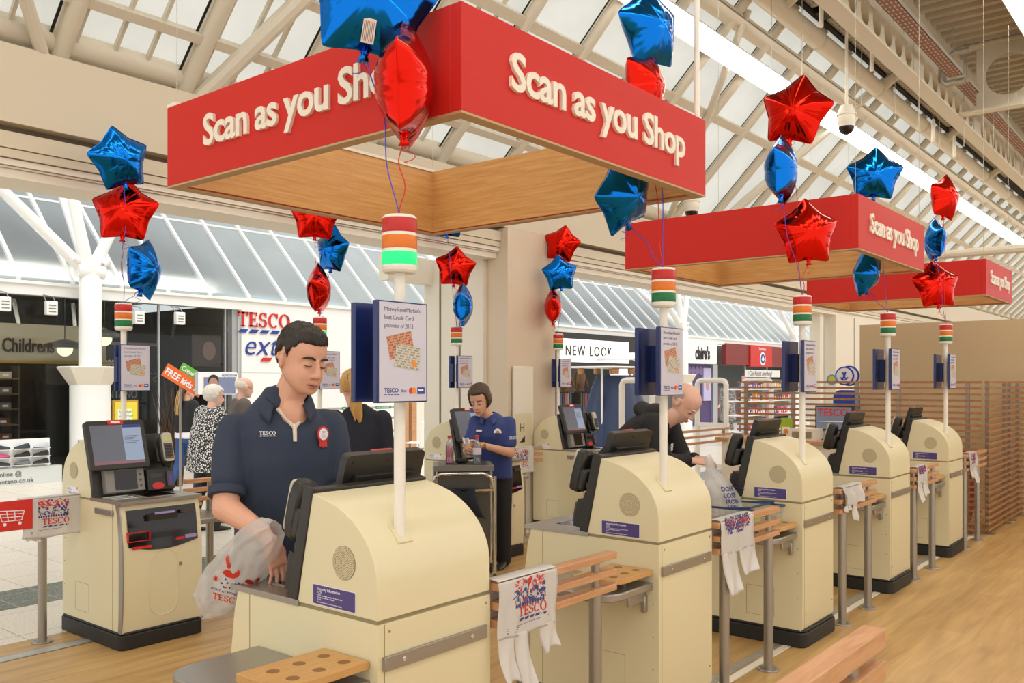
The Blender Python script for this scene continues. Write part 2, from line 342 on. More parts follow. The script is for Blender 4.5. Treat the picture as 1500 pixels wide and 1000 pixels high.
d.box(beamc, 10, 30, 2.1, 2.22, 6.3, 6.6); d.box(beamc, -4, 45, .2, .35, 6.3, 6.6)
struct(d.build('trim_6'))
struct(MB().tube(tubec, [(13.4, 4.6, 3.38), (13.4, -3, 3.38)], .06, 10).build('trim_7'))
# --- mall: glazed slope over the shop fronts, eave beam, end wall
msheet = frosted('mall_roof_sheet', '#d3dde1', .9, .08)
mr = MB(); mr.add(msheet, [(-4, 15, 3.24), (48, 15, 3.24), (48, 24, 12.24), (-4, 24, 12.24)], [(0, 1, 2, 3)])
mroof = struct(mr.build('window_2'))
for i in range(52):
    x = 7.69 - 8 * .85 + i * .85
    MB().add(white, [(x - .03, 14.95, 3.27), (x + .03, 14.95, 3.27), (x + .03, 23.9, 12.22), (x - .03, 23.9, 12.22), (x - .03, 15, 3.19), (x + .03, 15, 3.19), (x + .03, 23.98, 12.17), (x - .03, 23.98, 12.17)],
             [(3, 2, 1, 0), (4, 5, 6, 7), (0, 1, 5, 4), (1, 2, 6, 5), (2, 3, 7, 6), (3, 0, 4, 7)], smooth=False).build('mullion', mroof)
for Y in (16.6, 19.4): MB().box(white, -4, 48, Y, Y + .03, Y - 11.74, Y - 11.70).build('purlin', mroof)
e = MB(); e.box(white, -4, 40, 14.9, 15.15, 3.0, 3.22); e.box(white, -4, 40, 14.86, 14.9, 3.17, 3.22); struct(e.build('trim_8'))
struct(MB().box(white, 38.6, 38.9, 6.6, 15.6, 0, 3.6).build('wall_mall_end'))
# ================================================================== self checkouts
kc = mat('kiosk_cream', '#dfd5b0', .38, bump=.03, bscale=300); kc2 = mat('kiosk_cream_panel', '#dcd2ac', .42); seamc = mat('panel_seam', '#8f8463', .6)
blk = mat('black_plastic', '#26241f', .42); blk2 = mat('dark_grey_plastic', '#4a463e', .4); rub = mat('black_rubber', '#1f1e1b', .55, bump=.15, bscale=25); greyp = mat('grey_plastic', '#87847d', .4)
scr_on = mat('screen_lit', '#7d8ea6', .15, emit=.45); scr_dim = mat('screen_dim', '#5f6470', .12, emit=.25); dglass = mat('dark_glass', '#1b1414', .08)
purple = mat('purple_label', '#4c3f7c', .4); lblw = mat('label_white', '#ece9ef', .5); redm = mat('red_sticker', '#cf2a20', .4); pwhite = mat('pole_white', '#ebe6da', .35)
navy = mat('navy_acrylic', '#1c2b63', .2); poster = mat('poster_paper', '#c8c5d3', .25); ink = mat('grey_ink', '#5b5868', .6); bluei = mat('blue_ink', '#2b3f8f', .5)
lred = mat('lens_red', '#c01d12', .3); lamb = mat('lens_amber', '#e07508', .3); lgrn = mat('lens_green', '#067038', .3); lgon = mat('lens_green_lit', '#0fe07a', .3, emit=.55)
card1 = mat('card_brick', '#c98f6f', .6); card2 = mat('card_stone', '#c5bfae', .6); org = mat('orange_dot', '#e98a1c', .5)
KW, KD = .53, .77
def tesco(mb, m, s, size, M, **k): mb.text(m, s, size, M, **k)
def five_dashes(mb, m, w, h, M, sh=.6):                  # row of slanted dashes under the shop name
    for i in range(5):
        x = i * w / 5; mb.poly(m, [(x, 0), (x + w / 5 * .62, 0), (x + w / 5 * .62 + h * sh, h), (x + h * sh, h)], .001, M)
def lamp_parts(root, x, y, z0, lit=False, group=None):
    h = MB(); T = Matrix.Translation((x, y, z0))
    h.lathe(pwhite, [(.02, 0), (.05, .0), (.056, .008), (.056, .178), (.05, .184), (.02, .186)], 28, T)
    for z in (.02, .072, .124): h.lathe(pwhite, [(.0575, z - .006), (.0575, z + .001)], 28, T, caps=False)
    lo = h.build('signal_lamp', root)
    for nm, z, m in (('green_lens', .024, lgon if lit else lgrn), ('amber_lens', .076, lamb), ('red_lens', .128, lred)):
        q = MB(); q.lathe(m, [(.0562, z), (.0572, z + .002), (.0572, z + .044), (.0562, z + .046)], 28, T, caps=False); q.build(nm, lo)
def poster_board(root, x0_, y, w, z0, z1, offs):
    # two acrylic holders, one each side of the pole
    for s, nm in ((-1, 'poster_board'), (1, 'poster_board')):
        yy = y + s * .062; x = x0_ + offs[s > 0]
        b = MB(); b.box(navy, x - w / 2, x + w / 2, yy - .011, yy + .011, z0, z1); b.box(navy, x0_ - .035, x0_ + .035, min(yy, y + s * .02), max(yy, y + s * .02), z0 + .06, z1 - .08)
        o = b.build(nm, root, bev=.003)
        p = MB(); M = (F_mY if s < 0 else F_pY)((x, yy + s * .0115, (z0 + z1) / 2)); W = w * .94; H = (z1 - z0) * .97
        p.poly(poster, [(-W / 2, -H / 2), (W / 2, -H / 2), (W / 2, H / 2), (-W / 2, H / 2)], .0015, M)
        t = M @ Matrix.Translation((0, 0, .002)); L = -W * .40
        for i, s_ in enumerate(("MoneySuperMarket's", 'best Credit Card', 'provider of 2013.')): p.text(ink, s_, W * .098, t @ Matrix.Translation((L, H * .41 - i * W * .125, 0)), .0004, bold=-.008, spacing=.92)
        for ang, cx, cy, ma, mb_ in ((12, -.06, .07, card1, mat('card_brick_dark', '#8f5640', .6)), (-6, .09, -.05, card2, mat('card_stone_dark', '#8d8a80', .6))):
            C_ = t @ Matrix.Translation((cx * W, cy * H, .0006 if cx > 0 else 0)) @ Matrix.Rotation(math.radians(ang), 4, 'Z')
            cw, ch = W * .53, W * .36
            p.poly(ma, [(-cw / 2, -ch / 2), (cw / 2, -ch / 2), (cw / 2, ch / 2), (-cw / 2, ch / 2)], .0005, C_)
            for r in range(9):
                for c in range(11):
                    if (r * 7 + c * 5) % 3 == 0: continue
                    xx = -cw / 2 + cw * (c + .12 + .4 * (r % 2)) / 11.5; yv = -ch / 2 + ch * (r + .25) / 9
                    p.poly(mb_, [(xx, yv), (xx + cw / 15, yv), (xx + cw / 15, yv + ch / 18), (xx, yv + ch / 18)], .0008, C_)
            if cx > 0: p.poly(org, circ(W * .05, 12, cw * .26, -ch * .25), .0009, C_)
        p.text(bluei, 'TESCO', W * .095, t @ Matrix.Translation((L, -H * .41, 0)), .0004, bold=.02); p.text(ink, 'Bank', W * .075, t @ Matrix.Translation((L + W * .35, -H * .41, 0)), .0004, sx=.8)
        five_dashes(p, bluei, W * .33, H * .008, t @ Matrix.Translation((L, -H * .435, 0)))
        p.poly(redm, circ(W * .05, 14, W * .165, -H * .395), .0006, t); p.poly(org, circ(W * .05, 14, W * .225, -H * .395), .0008, t)
        p.poly(bluei, [(W * .30, -H * .43), (W * .46, -H * .43), (W * .46, -H * .36), (W * .30, -H * .36)], .0006, t); p.poly(lblw, [(W * .315, -H * .40), (W * .43, -H * .40), (W * .43, -H * .38), (W * .315, -H * .38)], .0009, t)
        p.build('poster', o)
def make_kiosk(lit=False, back=False):
    k = thing('self_checkout', 'cream self checkout', 'self checkout')
    x0, x1 = 0, KW
    front = [(.735, .88), (.76, .80), (.785, .62), (.79, .42), (.785, .22), (.77, .1)]
    b = MB()
    b.prism(kc, [(0.012, .1), (0, .12), (0, .872), (.735, .872), (.735, .1)], 'x', x0, x1)
    b.prism(kc, [(.734, .1)] + [(a, z) for a, z in reversed(front)] + [(.734, .88)], 'x', x0 + .004, x1 - .004)
    for sx, e in ((x0, -1), (x1, 1)): 
        for z in (.45, .60, .30): b.lathe(steel, [(.004, 0), (.004, .0015)], 8, Matrix.Translation((sx + e * .001, .03, z)) @ Matrix.Rotation(PI / 2, 4, 'Y'))
        b.box(seamc, sx - .0006, sx + .0006, .66, .664, .1, .87)
        f = [(.18, .16), (.36, .16), (.36, .34), (.18, .34)]
        for i in range(4):
            p, q = f[i], f[(i + 1) % 4]; b.box(seamc, sx - .0007, sx + .0007, min(p[0], q[0]) - .001, max(p[0], q[0]) + .001, min(p[1], q[1]) - .001, max(p[1], q[1]) + .001)
    b.box(seamc, .028, .031, -.0007, .001, .1, .87)
    for xx, zz in ((.05, .845), (.505, .845), (.05, .2), (.505, .2)): b.lathe(seamc, [(.005, 0), (.005, .002)], 8, Matrix.Translation((xx, 0.0005, zz)) @ Matrix.Rotation(PI / 2, 4, 'X'))
    b.build('cabinet', k, bev=.004)
    # rounded hood
    c = [(0, .884), (.001, .99), (.003, 1.015), (.009, 1.045), (.020, 1.073), (.036, 1.102), (.058, 1.131), (.085, 1.158), (.115, 1.181), (.15, 1.202), (.19, 1.220), (.23, 1.233), (.27, 1.243), (.315, 1.252), (.395, .884)]
    h = MB(); h.prism(kc, c, 'x', x0 + .001, x1 - .001)
    h.box(seamc, x0 + .004, x1 - .004, .006, .39, .868, .886); h.build('hood', k, bev=.003, ang=25)
    for sx, M in ((x0, F_mX), (x1, F_pX)):
        g = MB(); gm = M((sx, .155, 1.045)); g.poly(mat('grille_cream', '#cdc09c', .6), circ(.052, 32), .0012, gm); hole = mat('grille_holes', '#6b6148', .7)
        g.lathe(seamc, [(.052, 0), (.0535, .0015), (.052, .0018)], 32, gm, caps=False)
        for r in range(1, 9):
            for q in range(r * 6):
                a = 2 * PI * q / (r * 6) + r * .2; xx, yy = .0058 * r * math.cos(a), .0058 * r * math.sin(a)
                g.poly(hole, [(xx - .0013, yy - .0013), (xx + .0013, yy - .0013), (xx + .0013, yy + .0013), (xx - .0013, yy + .0013)], .0016, gm)
        g.build('speaker_grille', k)
    l = MB(); M = F_mX((0, .31, .893)); l.poly(lblw, rrect(.21, .066, .004, 3, .105, .033), .0008, M); l.poly(purple, rrect(.206, .062, .004, 3, .105, .033), .0012, M)
    t = M @ Matrix.Translation((0, 0, .0014))
    for s_, sz, yy in (('Security Information', .0135, .048), ('CCTV', .0085, .038), ('CCTV recording in operation for the protection', .0062, .030), ('of customers and our colleagues', .0062, .0235), ('Cash', .0085, .0155), ('For security purposes cash is removed regularly', .0062, .008)): l.text(lblw, s_, sz, t @ Matrix.Translation((.025, yy, 0)), .0003, bold=.01)
    l.build('security_label', k)
    l = MB(); M = F_pX((KW, .06, .89)); l.poly(lblw, rrect(.16, .05, .002, 2, .08, .025), .001, M); t = M @ Matrix.Translation((0, 0, .0011))
    for i in range(5): l.poly(ink, [(.008, .007 + i * .008), (.07 - (i % 3) * .008, .007 + i * .008), (.07 - (i % 3) * .008, .0095 + i * .008), (.008, .0095 + i * .008)], .0004, t)
    l.poly(redm, [(.14, .03), (.16, .05), (.14, .05)], .0004, t); l.poly(redm, [(.08, .012), (.12, .012), (.12, .016), (.08, .016)], .0004, t); l.build('notice_label', k)
    # plinth
    p = MB(); p.prism(rub, rrect(KW + .03, .81, .05, 4, KW / 2, .385), 'z', 0, .09); p.prism(rub, rrect(KW + .016, .796, .05, 4, KW / 2, .385), 'z', .09, .105); p.build('plinth', k, bev=.006)
    # bumper bars
    p = MB(); p.box(steel, .02, .5, -.014, 0, .728, .772)
    for xx in (.10, .42): p.lathe(chrome, [(.008, 0), (.008, .003)], 10, Matrix.Translation((xx, -.014, .75)) @ Matrix.Rotation(PI / 2, 4, 'X'))
    p.build('bumper_bar', k, bev=.003)
    p = MB(); p.box(steel, KW, KW + .014, .46, .68, .80, .835); p.build('bumper_bar', k, bev=.003)
    # counter with scanner
    c = MB(); c.box(steel, -.004, KW + .004, .385, .775, .872, .892); c.box(dglass, .10, .30, .47, .66, .892, .894); c.box(galv, .085, .315, .455, .675, .8915, .893)
    for i in range(3): c.box(chrome, .34, .50, .47 + i * .07, .485 + i * .07, .892, .896)
    c.build('counter_top', k, bev=.003)
    # sloped black bezel in frame of the slope
    a = math.atan2(.395 - .315, 1.252 - .884); M = Matrix.Translation((0, .395, .886)) @ Matrix.Rotation(a, 4, 'X')   # local z runs up the slope
    z = MB(); z.box(blk, .0, KW, 0, .035, .0, .385, M); z.box(blk, -.004, .012, -.004, .045, .0, .39, M)
    for i in range(4): z.box(blk, .0, .05, .035, .055, .06 + i * .05, .09 + i * .05, M)
    z.build('bezel', k, bev=.004)
    z = MB(); z.box(greyp, .215, .47, .03, .09, .01, .17, M); o = z.build('scanner_tower', k, bev=.008)
    z = MB(); z.box(dglass, .27, .415, .088, .093, .025, .15, M); z.build('scanner_window', o)
    z = MB()
    for i in range(3): z.lathe(blk2, [(.007, 0), (.007, .004)], 10, M @ Matrix.Translation((.245, .09, .045 + i * .035)) @ Matrix.Rotation(-PI / 2, 4, 'X'))
    z.build('button', o)
    z = MB(); z.box(blk, .02, .205, .03, .10, .005, .14, M); z.box(dglass, .10, .19, .10, .102, .08, .115, M); z.box(blk2, .03, .075, .09, .115, .02, .12, M)
    z.box(mat('purple_slot', '#5a3d8c', .4), .04, .066, .115, .117, .03, .10, M); z.poly(redm, circ(.042, 14, -.135, .03, .55), .003, M @ fr((0, .10, 0), (-1, 0, 0), (0, 0, 1), (0, 1, 0))); z.build('note_unit', k, bev=.006)
    # monitor
    T = Matrix.Translation((.385, .455, 1.06)) @ Matrix.Rotation(math.radians(17), 4, 'X')
    z = MB(); z.prism(blk, rrect(.385, .315, .02, 4, 0, .155), 'y', .0, .035, T); z.box(blk, -.15, .15, -.022, 0.004, .03, .24, T); z.box(blk, -.06, .06, -.06, -.01, .0, .12, T); z.box(blk2, -.09, .09, -.027, -.02, .05, .15, T)
    for xx in (-.16, 0, .16): z.lathe(rub, [(.005, 0), (.005, .002)], 8, T @ Matrix.Translation((xx, 0, .285)) @ Matrix.Rotation(PI / 2, 4, 'X'))
    mo = z.build('monitor', k, bev=.004)
    z = MB(); sm = T @ fr((0, .0352, .155), (-1, 0, 0), (0, 0, 1), (0, 1, 0)); W, H = .33, .255
    z.poly(scr_dim, [(-W / 2, -H / 2 + .02), (W * .12, -H / 2 + .02), (W * .12, H / 2), (-W / 2, H / 2)], .001, sm); z.poly(scr_on, [(W * .12, -H / 2 + .02), (W / 2, -H / 2 + .02), (W / 2, H / 2), (W * .12, H / 2)], .001, sm)
    z.poly(mat('screen_bar', '#7d5b68', .2, emit=.2), [(-W / 2, -H / 2), (W / 2, -H / 2), (W / 2, -H / 2 + .02), (-W / 2, -H / 2 + .02)], .001, sm); z.poly(bluei, [(W * .13, H / 2 - .02), (W / 2, H / 2 - .02), (W / 2, H / 2), (W * .13, H / 2)], .0015, sm)
    for i in range(5): z.poly(blk2, [(W * .15, .05 - i * .011), (W * (.42 - .05 * (i % 3)), .05 - i * .011), (W * (.42 - .05 * (i % 3)), .053 - i * .011), (W * .15, .053 - i * .011)], .0016, sm)
    z.build('screen', mo)
    z = MB(); z.box(redm, -.05, .05, .03, .044, .285, .3125, T); z.poly(lblw, [(-.03, -.006), (.03, -.006), (.03, .006), (-.03, .006)], .001, T @ fr((0, .0445, .299), (-1, 0, 0), (0, 0, 1), (0, 1, 0))); z.build('help_tab', mo)
    # card reader on a stalk
    T = Matrix.Translation((.085, .50, 1.07)) @ Matrix.Rotation(math.radians(16), 4, 'X')
    z = MB(); z.prism(blk, [(-.035, 0), (.035, 0), (.045, .06), (.045, .15), (.035, .20), (.02, .215), (-.02, .215), (-.035, .20), (-.045, .15), (-.045, .06)], 'y', -.02, .045, T); z.box(blk, -.02, .02, -.09, -.01, .04, .10, T); z.box(blk, -.05, .05, -.055, -.005, .02, .13, T)
    cr = z.build('card_reader', k, bev=.016)
    z = MB(); z.prism(mat('reader_grey', '#b9b2a2', .4), rrect(.07, .19, .02, 4, 0, .11), 'y', .04, .052, T); z.box(mat('reader_lcd', '#b6c27a', .3), -.024, .024, .052, .0535, .15, .18, T)
    kb = z.build('keypad', cr, bev=.003); z = MB()
    z.box(blk2, -.03, .03, .052, .0535, .03, .135, T)
    for r in range(4):
        for c_ in range(3): z.box(blk, -.024 + c_ * .017, -.010 + c_ * .017, .0535, .0565, .045 + r * .021, .058 + r * .021, T)
    z.box(redm, -.024, -.010, .0535, .057, .034, .042, T); z.box(lgrn, .010, .024, .0535, .057, .034, .042, T); z.build('keys', kb)
    # cash front and door on the customer side
    def fy(zv):
        for (a, z1), (b_, z2) in zip(front, front[1:]):
            if z2 <= zv <= z1: return b_ + (a - b_) * (zv - z2) / (z1 - z2)
        return .77
    z = MB(); n = 14; top = .835; vs = []; fs = []
    for i in range(n + 1):
        xx = .035 + (KW - .07) * i / n; bz = .615 - .035 * math.sin(PI * i / n)
        for j in range(5):
            zv = bz + (top - bz) * j / 4; vs.append((xx, fy(zv) + .006, zv))
    for i in range(n):
        for j in range(4): q = i * 5 + j; fs.append((q, q + 5, q + 6, q + 1))
    z.add(dglass, vs, fs); 
    z.box(blk, .18, .37, .76, .80, .765, .80); z.box(blk2, .06, .15, .77, .792, .79, .81)
    cf = z.build('cash_panel', k)
    z = MB()
    for s_ in ((.36, .50, .70, .704), (.36, .50, .646, .65), (.36, .364, .646, .704), (.496, .50, .646, .704)): z.box(redm, s_[0], s_[1], .775, .797, s_[2], s_[3])
    z.build('note_slot_frame', cf); lil = mat('lilac_sticker', '#a597c8', .4)
    for m_, a in ((redm, (.35, .47, .785, .796, .60, .616)), (redm, (.13, .19, .785, .797, .625, .64)), (lil, (.05, .125, .785, .797, .628, .648)), (lil, (.20, .33, .792, .802, .80, .812))): MB().box(m_, *a).build('sticker', cf)
    z = MB(); rr = rrect(.19, .40, .09, 8, 0, 0); z.tube(kc2, [Vector((KW / 2 + p[0], fy(.37 + p[1]) + .001, .37 + p[1])) for p in rr + rr[:1]], .0035, 6, False); z.lathe(steel, [(.012, -.002), (.012, .004)], 12, Matrix.Translation((.155, fy(.47) , .47)) @ Matrix.Rotation(-PI / 2, 4, 'X')); z.build('door', k)
    for xx in (KW, ): z = MB(); z.prism(steel, [(y_ + .004, zz) for y_, zz in front] + [(y_ - .035, zz) for y_, zz in reversed(front)], 'x', xx - .0035, xx + .0035); z.build('edge_trim', k)
    # pole with signal lamp and poster boards
    px, py = .15, .06
    z = MB(); z.tube(pwhite, [(px, py, 1.05), (px, py, 1.98)], .0185, 16); z.box(kc, px - .032, px + .032, -.042, .034, -.012, .003, Matrix.Translation((0, .060, 1.134)) @ Matrix.Rotation(math.radians(46), 4, 'X')); z.build('pole', k)
    lamp_parts(k, px, py, 1.968, lit); poster_board(k, px, py, .215, 1.553, 1.868, (-.075, -.045) if back else (-.055, -.035))
    # bagging shelf with wooden bag board, on the -X side
    z = MB(); o_ = [(0, .03), (-.26, .03)] + [(-.26 - .11 * math.sin(a), .14 - .11 * math.cos(a)) for a in [PI / 2 * i / 6 for i in range(1, 7)]] + [(-.37, .50)] + [(-.26 - .11 * math.cos(a), .50 + .11 * math.sin(a)) for a in [PI / 2 * i / 6 for i in range(1, 7)]] + [(0, .61)]
    z.prism(steel, o_, 'z', .665, .70); z.box(steel, -.16, -.01, .06, .075, .61, .665); z.box(steel, -.16, -.01, .40, .415, .61, .665); z.box(steel, -.03, -.001, .055, .08, .56, .64); sh = z.build('bagging_shelf', k, bev=.006)
    z = MB(); o_ = [(-.005, .03), (-.22, .03)] + [(-.22 - .11 * math.sin(a), .14 - .11 * math.cos(a)) for a in [PI / 2 * i / 6 for i in range(1, 7)]] + [(-.33, .25), (-.005, .25)]
    z.prism(mat('board_beech', '#c99a5e', .45, var=.1, vscale=12, stretch=(1, 8, 8)), o_, 'z', .735, .76)
    hol = mat('bore_shade', '#8c6438', .7)
    for i in range(3):
        for j in range(2): z.prism(hol, circ(.021, 16, -.06 - i * .095, .085 + j * .095), 'z', .755, .7606)
    for xx in (-.10, -.22): z.tube(chrome, [(xx, .12, .70), (xx, .12, .735)], .006, 8)
    z.build('bag_board', k, bev=.002)
    return k
KX = [1.843, 3.552, 5.285, 7.055, 8.84]
FL = ['cream self checkout nearest the camera, lamp lit green, young man bagging behind it', 'second cream self checkout of the front row, bald bending man behind it', 'third cream self checkout of the front row, middle of the five',
      'fourth cream self checkout of the front row, between two barriers hung with white bags', 'farthest cream self checkout of the front row, beside the slatted screen']
BX = [2.65, 4.33, 6.0, 7.68]
BL = ['cream self checkout facing us at far left, bright touchscreen above its counter', 'cream self checkout of the back row, hidden behind the young man', 'cream self checkout of the back row behind the woman with the trolley', 'cream self checkout of the back row beside the draped stall']
k0 = make_kiosk(); kl = make_kiosk(True); kb0 = make_kiosk(False, True); kb1 = make_kiosk(True, True); kiosks = []
for i, X in enumerate(KX):
    o = kl if i == 0 else (k0 if i == 1 else copy_tree(k0)); o.location = (X, 2.03, 0); o['label'] = FL[i]; o['group'] = 'front row of self checkouts'; kiosks.append(o)
for i, X in enumerate(BX):
    o = kb1 if i == 1 else (kb0 if i == 0 else copy_tree(kb0)); o.location = (X + KW, 5.95, -.0); o.rotation_euler = (0, 0, PI); o['label'] = BL[i]; o['group'] = 'back row of self checkouts'; kiosks.append(o)
# ================================================================== barriers with wooden rails
def barrier(x0, x1, posts, y, label, sign=None, rails=(.748, .811, .879), group='wooden rail barriers', h0=.745):
    t = thing('barrier', label, 'barrier', (posts[0], y, 0), 0, group)
    for z in rails: MB().box(beech, x0, x1, y - .03, y + .022, z, z + .029).build('rail', t, bev=.003, world=True)
    for px in posts:
        p = MB(); p.tube(steel, [(px, y, .008), (px, y, rails[0])], .0265, 20); p.lathe(steel, [(.062, 0), (.062, .006), (.058, .009)], 24, Matrix.Translation((px, y, 0)))
        for a in (.6, 2.2, 3.8, 5.4): p.lathe(chrome, [(.006, .008), (.006, .012)], 8, Matrix.Translation((px + .048 * math.cos(a), y + .048 * math.sin(a), 0)))
        for za, zb in zip(rails, rails[1:]): p.tube(steel, [(px, y, za + .029), (px, y, zb)], .018, 12)
        p.build('post', t, world=True)
    return t
barrier(2.385, 3.155, (2.56, 3.035), 2.03, 'wooden rail barrier after the nearest self checkout, printed white bag draped over it')
barrier(4.10, 4.87, (4.22, 4.777), 2.03, 'wooden rail barrier between second and third self checkouts, long white bag hanging')
barrier(5.86, 6.63, (5.984, 6.522), 2.03, 'wooden rail barrier between third and fourth self checkouts, crumpled white bag on it')
barrier(7.61, 8.36, (7.686, 8.257), 2.03, 'wooden rail barrier between fourth and fifth self checkouts')
barrier(9.40, 10.30, (9.44, 10.0), 2.03, 'wooden rail barrier joining the farthest self checkout to the slatted screen')
barrier(3.40, 3.93, (3.60, ), 5.75, 'wooden rail barrier right of the far left self checkout', group=None, rails=(.765, .83, .895))
bb = barrier(1.5, 2.6, (2.434,), 5.743, 'steel post barrier at the left edge with red trolley sign and draped bag', group=None, rails=(.75, .815, .86))
s = MB(); s.box(redm, 1.75, 2.36, 5.700, 5.706, .72, .90); M = F_mY((2.13, 5.699, .75))
s.text(lblw, 'No trolleys', .04, F_mY((1.80, 5.699, .80)), .001)
for a, b_ in (((.0, .115), (.03, .115)), ((.03, .115), (.055, .03)), ((.055, .03), (.165, .03)), ((.035, .095), (.18, .085)), ((.18, .085), (.165, .03)), ((.04, .075), (.175, .068)), ((.046, .055), (.17, .05)), ((.08, .092), (.09, .03)), ((.125, .09), (.128, .03))):
    s.tube(lblw, [(a[0], a[1], .001), (b_[0], b_[1], .001)], .0028, 5, M=M)
for xx in (.07, .155): s.poly(lblw, circ(.010, 12, xx, .012), .002, M)
s.build('trolley_sign', bb, world=True)
# foreground barrier end at the lower right
t = thing('barrier', 'wooden rail barrier end in the right foreground, cut by the frame edge', 'barrier', (2.35, .80, 0))
for z in (.865, .775, .685): MB().box(beech, .9, 2.62, .765, .83, z, z + .055).build('rail', t, bev=.004, world=True)
MB().tube(steel, [(2.42, .797, .0), (2.42, .797, .87)], .02, 16).lathe(steel, [(.06, 0), (.06, .008)], 20, Matrix.Translation((2.42, .797, 0))).build('post', t, world=True)
# ================================================================== canopies
redc = mat('canopy_red', '#c7281f', .5, spec=.25); letterc = mat('letter_cream', '#e9dfcf', .4); letters = mat('letter_side', '#b5a58c', .5)
CL = ['nearest red canopy frame with cream lettering and oak lining, over the first checkouts', 'middle red canopy frame hanging over the third and fourth checkouts', 'farthest and smallest looking red canopy frame at the right edge']
def canopy(X, Y, L, W, z0, h, label):
    t = thing('hanging_canopy', label, 'canopy', (X, Y, z0), 0, 'scan as you shop canopies'); th = .05
    for nm, b in (('fascia_panel', (0, L, 0, th)), ('fascia_panel', (0, L, W - th, W)), ('fascia_panel', (0, th, th, W - th)), ('fascia_panel', (L - th, L, th, W - th))):
        MB().box(redc, b[0], b[1], b[2], b[3], 0, h).build(nm, t, bev=.002)
    li = MB(); q = .012
    li.box(oak, th, L - th, th, th + q, .004, h + .004); li.box(oak, th, L - th, W - th - q, W - th, .004, h + .004); li.box(oak, th, th + q, th + q, W - th - q, .004, h + .004); li.box(oak, L - th - q, L - th, th + q, W - th - q, .004, h + .004)
    li.build('oak_lining', t)
    li = MB(); eb = mat('edge_tan', '#b89a72', .6); li.box(eb, 0, L, 0, th, -.008, 0); li.box(eb, 0, L, W - th, W, -.008, 0); li.box(eb, 0, th, th, W - th, -.008, 0); li.box(eb, L - th, L, th, W - th, -.008, 0); li.box(creamw, 0, L, W - .07, W, h, h + .015); li.build('bottom_edge', t)
    for M, Lx in ((F_mY((L * .14, -.0065, h * .37)), L), (F_mX((-.0065, W * .829, h * .37)), W))[:2 if X < 3 else 1]:
        a = MB(); a.text(letterc, 'Scan as you Shop', .185, M, .013, bold=.022, spacing=.96, sx=1.02 * L / 1.72); a.build('lettering', t)
    for x, y in ((.03, .03), (L - .03, .03), (.03, W - .03), (L - .03, W - .03)): MB().tube(pwhite if (x > 1 and y < 1 and X < 3) else galv, [(x, y, h), (x, y, min(6.0, sl(Y + y) if Y + y > 4.2 else 5.65) - z0)], .014 if (x > 1 and y < 1 and X < 3) else .002, 8).build('suspension_rod', t)
    return t
canopy(2.130, 1.945, 1.715, 1.80, 2.5, .355, CL[0]); canopy(5.99, 1.925, 1.60, 1.80, 2.5, .36, CL[1]); canopy(10.03, 1.955, 1.35, 1.85, 2.5, .365, CL[2])
# ================================================================== lights and services under the roof
tubeglow = mat('fluorescent_glow', '#fffaf0', .4, emit=7); tubeglow2 = mat('fluorescent_glow_strong', '#fff7ea', .4, emit=12); perf = mat('perforated_galvanised', '#bdb9ae', .5, .4); perfdot = mat('perforation', '#8a8478', .8)
def strip_light(y, z, x0, x1, tilt, label, w=.21, glow=None):
    t = thing('strip_light', label, 'ceiling light', (x0, y, z)); M = Matrix.Translation((0, y, z)) @ Matrix.Rotation(tilt, 4, 'X')
    MB().box(white, x0, x1, -w / 2 - .02, w / 2 + .02, .0, .07, M).build('housing', t, world=True)
    MB().box(glow or tubeglow, x0 + .02, x1 - .02, -w / 2, w / 2, -.03, -.002, M).build('diffuser', t, world=True); return t
strip_light(4.50, 5.36, -4, 44, math.radians(-38), 'long bright fluorescent strip running along the sloping skylight')
strip_light(1.85, 5.80, -4, 40, 0, 'fluorescent strip under the metal deck at the top right corner', glow=tubeglow2)
strip_light(-1.2, 5.80, -4, 40, 0, 'added unseen row of fluorescent strip light behind the viewer', glow=tubeglow2)  # this row and the next are unseen, added to light the store
strip_light(-4.2, 5.80, -4, 40, 0, 'farthest added unseen row of fluorescent strip light behind the viewer', glow=tubeglow2)
def tray(x0, x1, y0, y1, z, m, label, dots, n):
    t = thing('cable_tray', label, 'cable tray', (x0, (y0 + y1) / 2, z))
    b = MB(); b.box(m, x0, x1, y0, y1, z, z + .004); b.box(perf, x0, x1, y0, y0 + .006, z, z + .06); b.box(perf, x0, x1, y1 - .006, y1, z, z + .06)
    k = int((x1 - x0) / .12)
    for i in range(k):
        for j in range(n):
            xx = x0 + .06 + i * .12; yy = y0 + (y1 - y0) * (j + .5) / n; b.box(dots, xx - .03, xx + .03, yy - .008, yy + .008, z - .0015, z)
    b.build('tray', t, world=True)
    i = 0; xx = x0 + .25
    while xx < x1:
        MB().tube(galv, [(xx, (y0 + y1) / 2, z), (xx, (y0 + y1) / 2, 6.6)], .006, 6).build('hanger_rod', t, world=True); xx += 2.4
    return t
tray(8.2, 10.3, 3.62, 3.85, 6.0, perf, 'short perforated cable tray at the top edge, left of the black junction box', perfdot, 5)
tray(10.75, 13.3, 3.62, 3.85, 6.0, perf, 'perforated grey cable tray just right of the black junction box', perfdot, 5)
tray(13.45, 16.6, 3.62, 3.85, 6.0, perf, 'second perforated grey cable tray along the holed beam', perfdot, 5)
tray(16.75, 21.5, 3.62, 3.85, 6.0, perf, 'farthest perforated grey cable tray along the holed beam', perfdot, 5)
rust = mat('red_oxide', '#8a6354', .6, var=.1, vscale=30); rdot = mat('glint', '#c9b3a4', .5)
tray(6.0, 13.6, 2.94, 3.13, 5.9, rust, 'reddish perforated tray with silver flange at top right', rdot, 4)
tray(14.0, 22.5, 2.94, 3.13, 5.9, rust, 'reddish perforated tray farther along, past the grey bracket', rdot, 4)
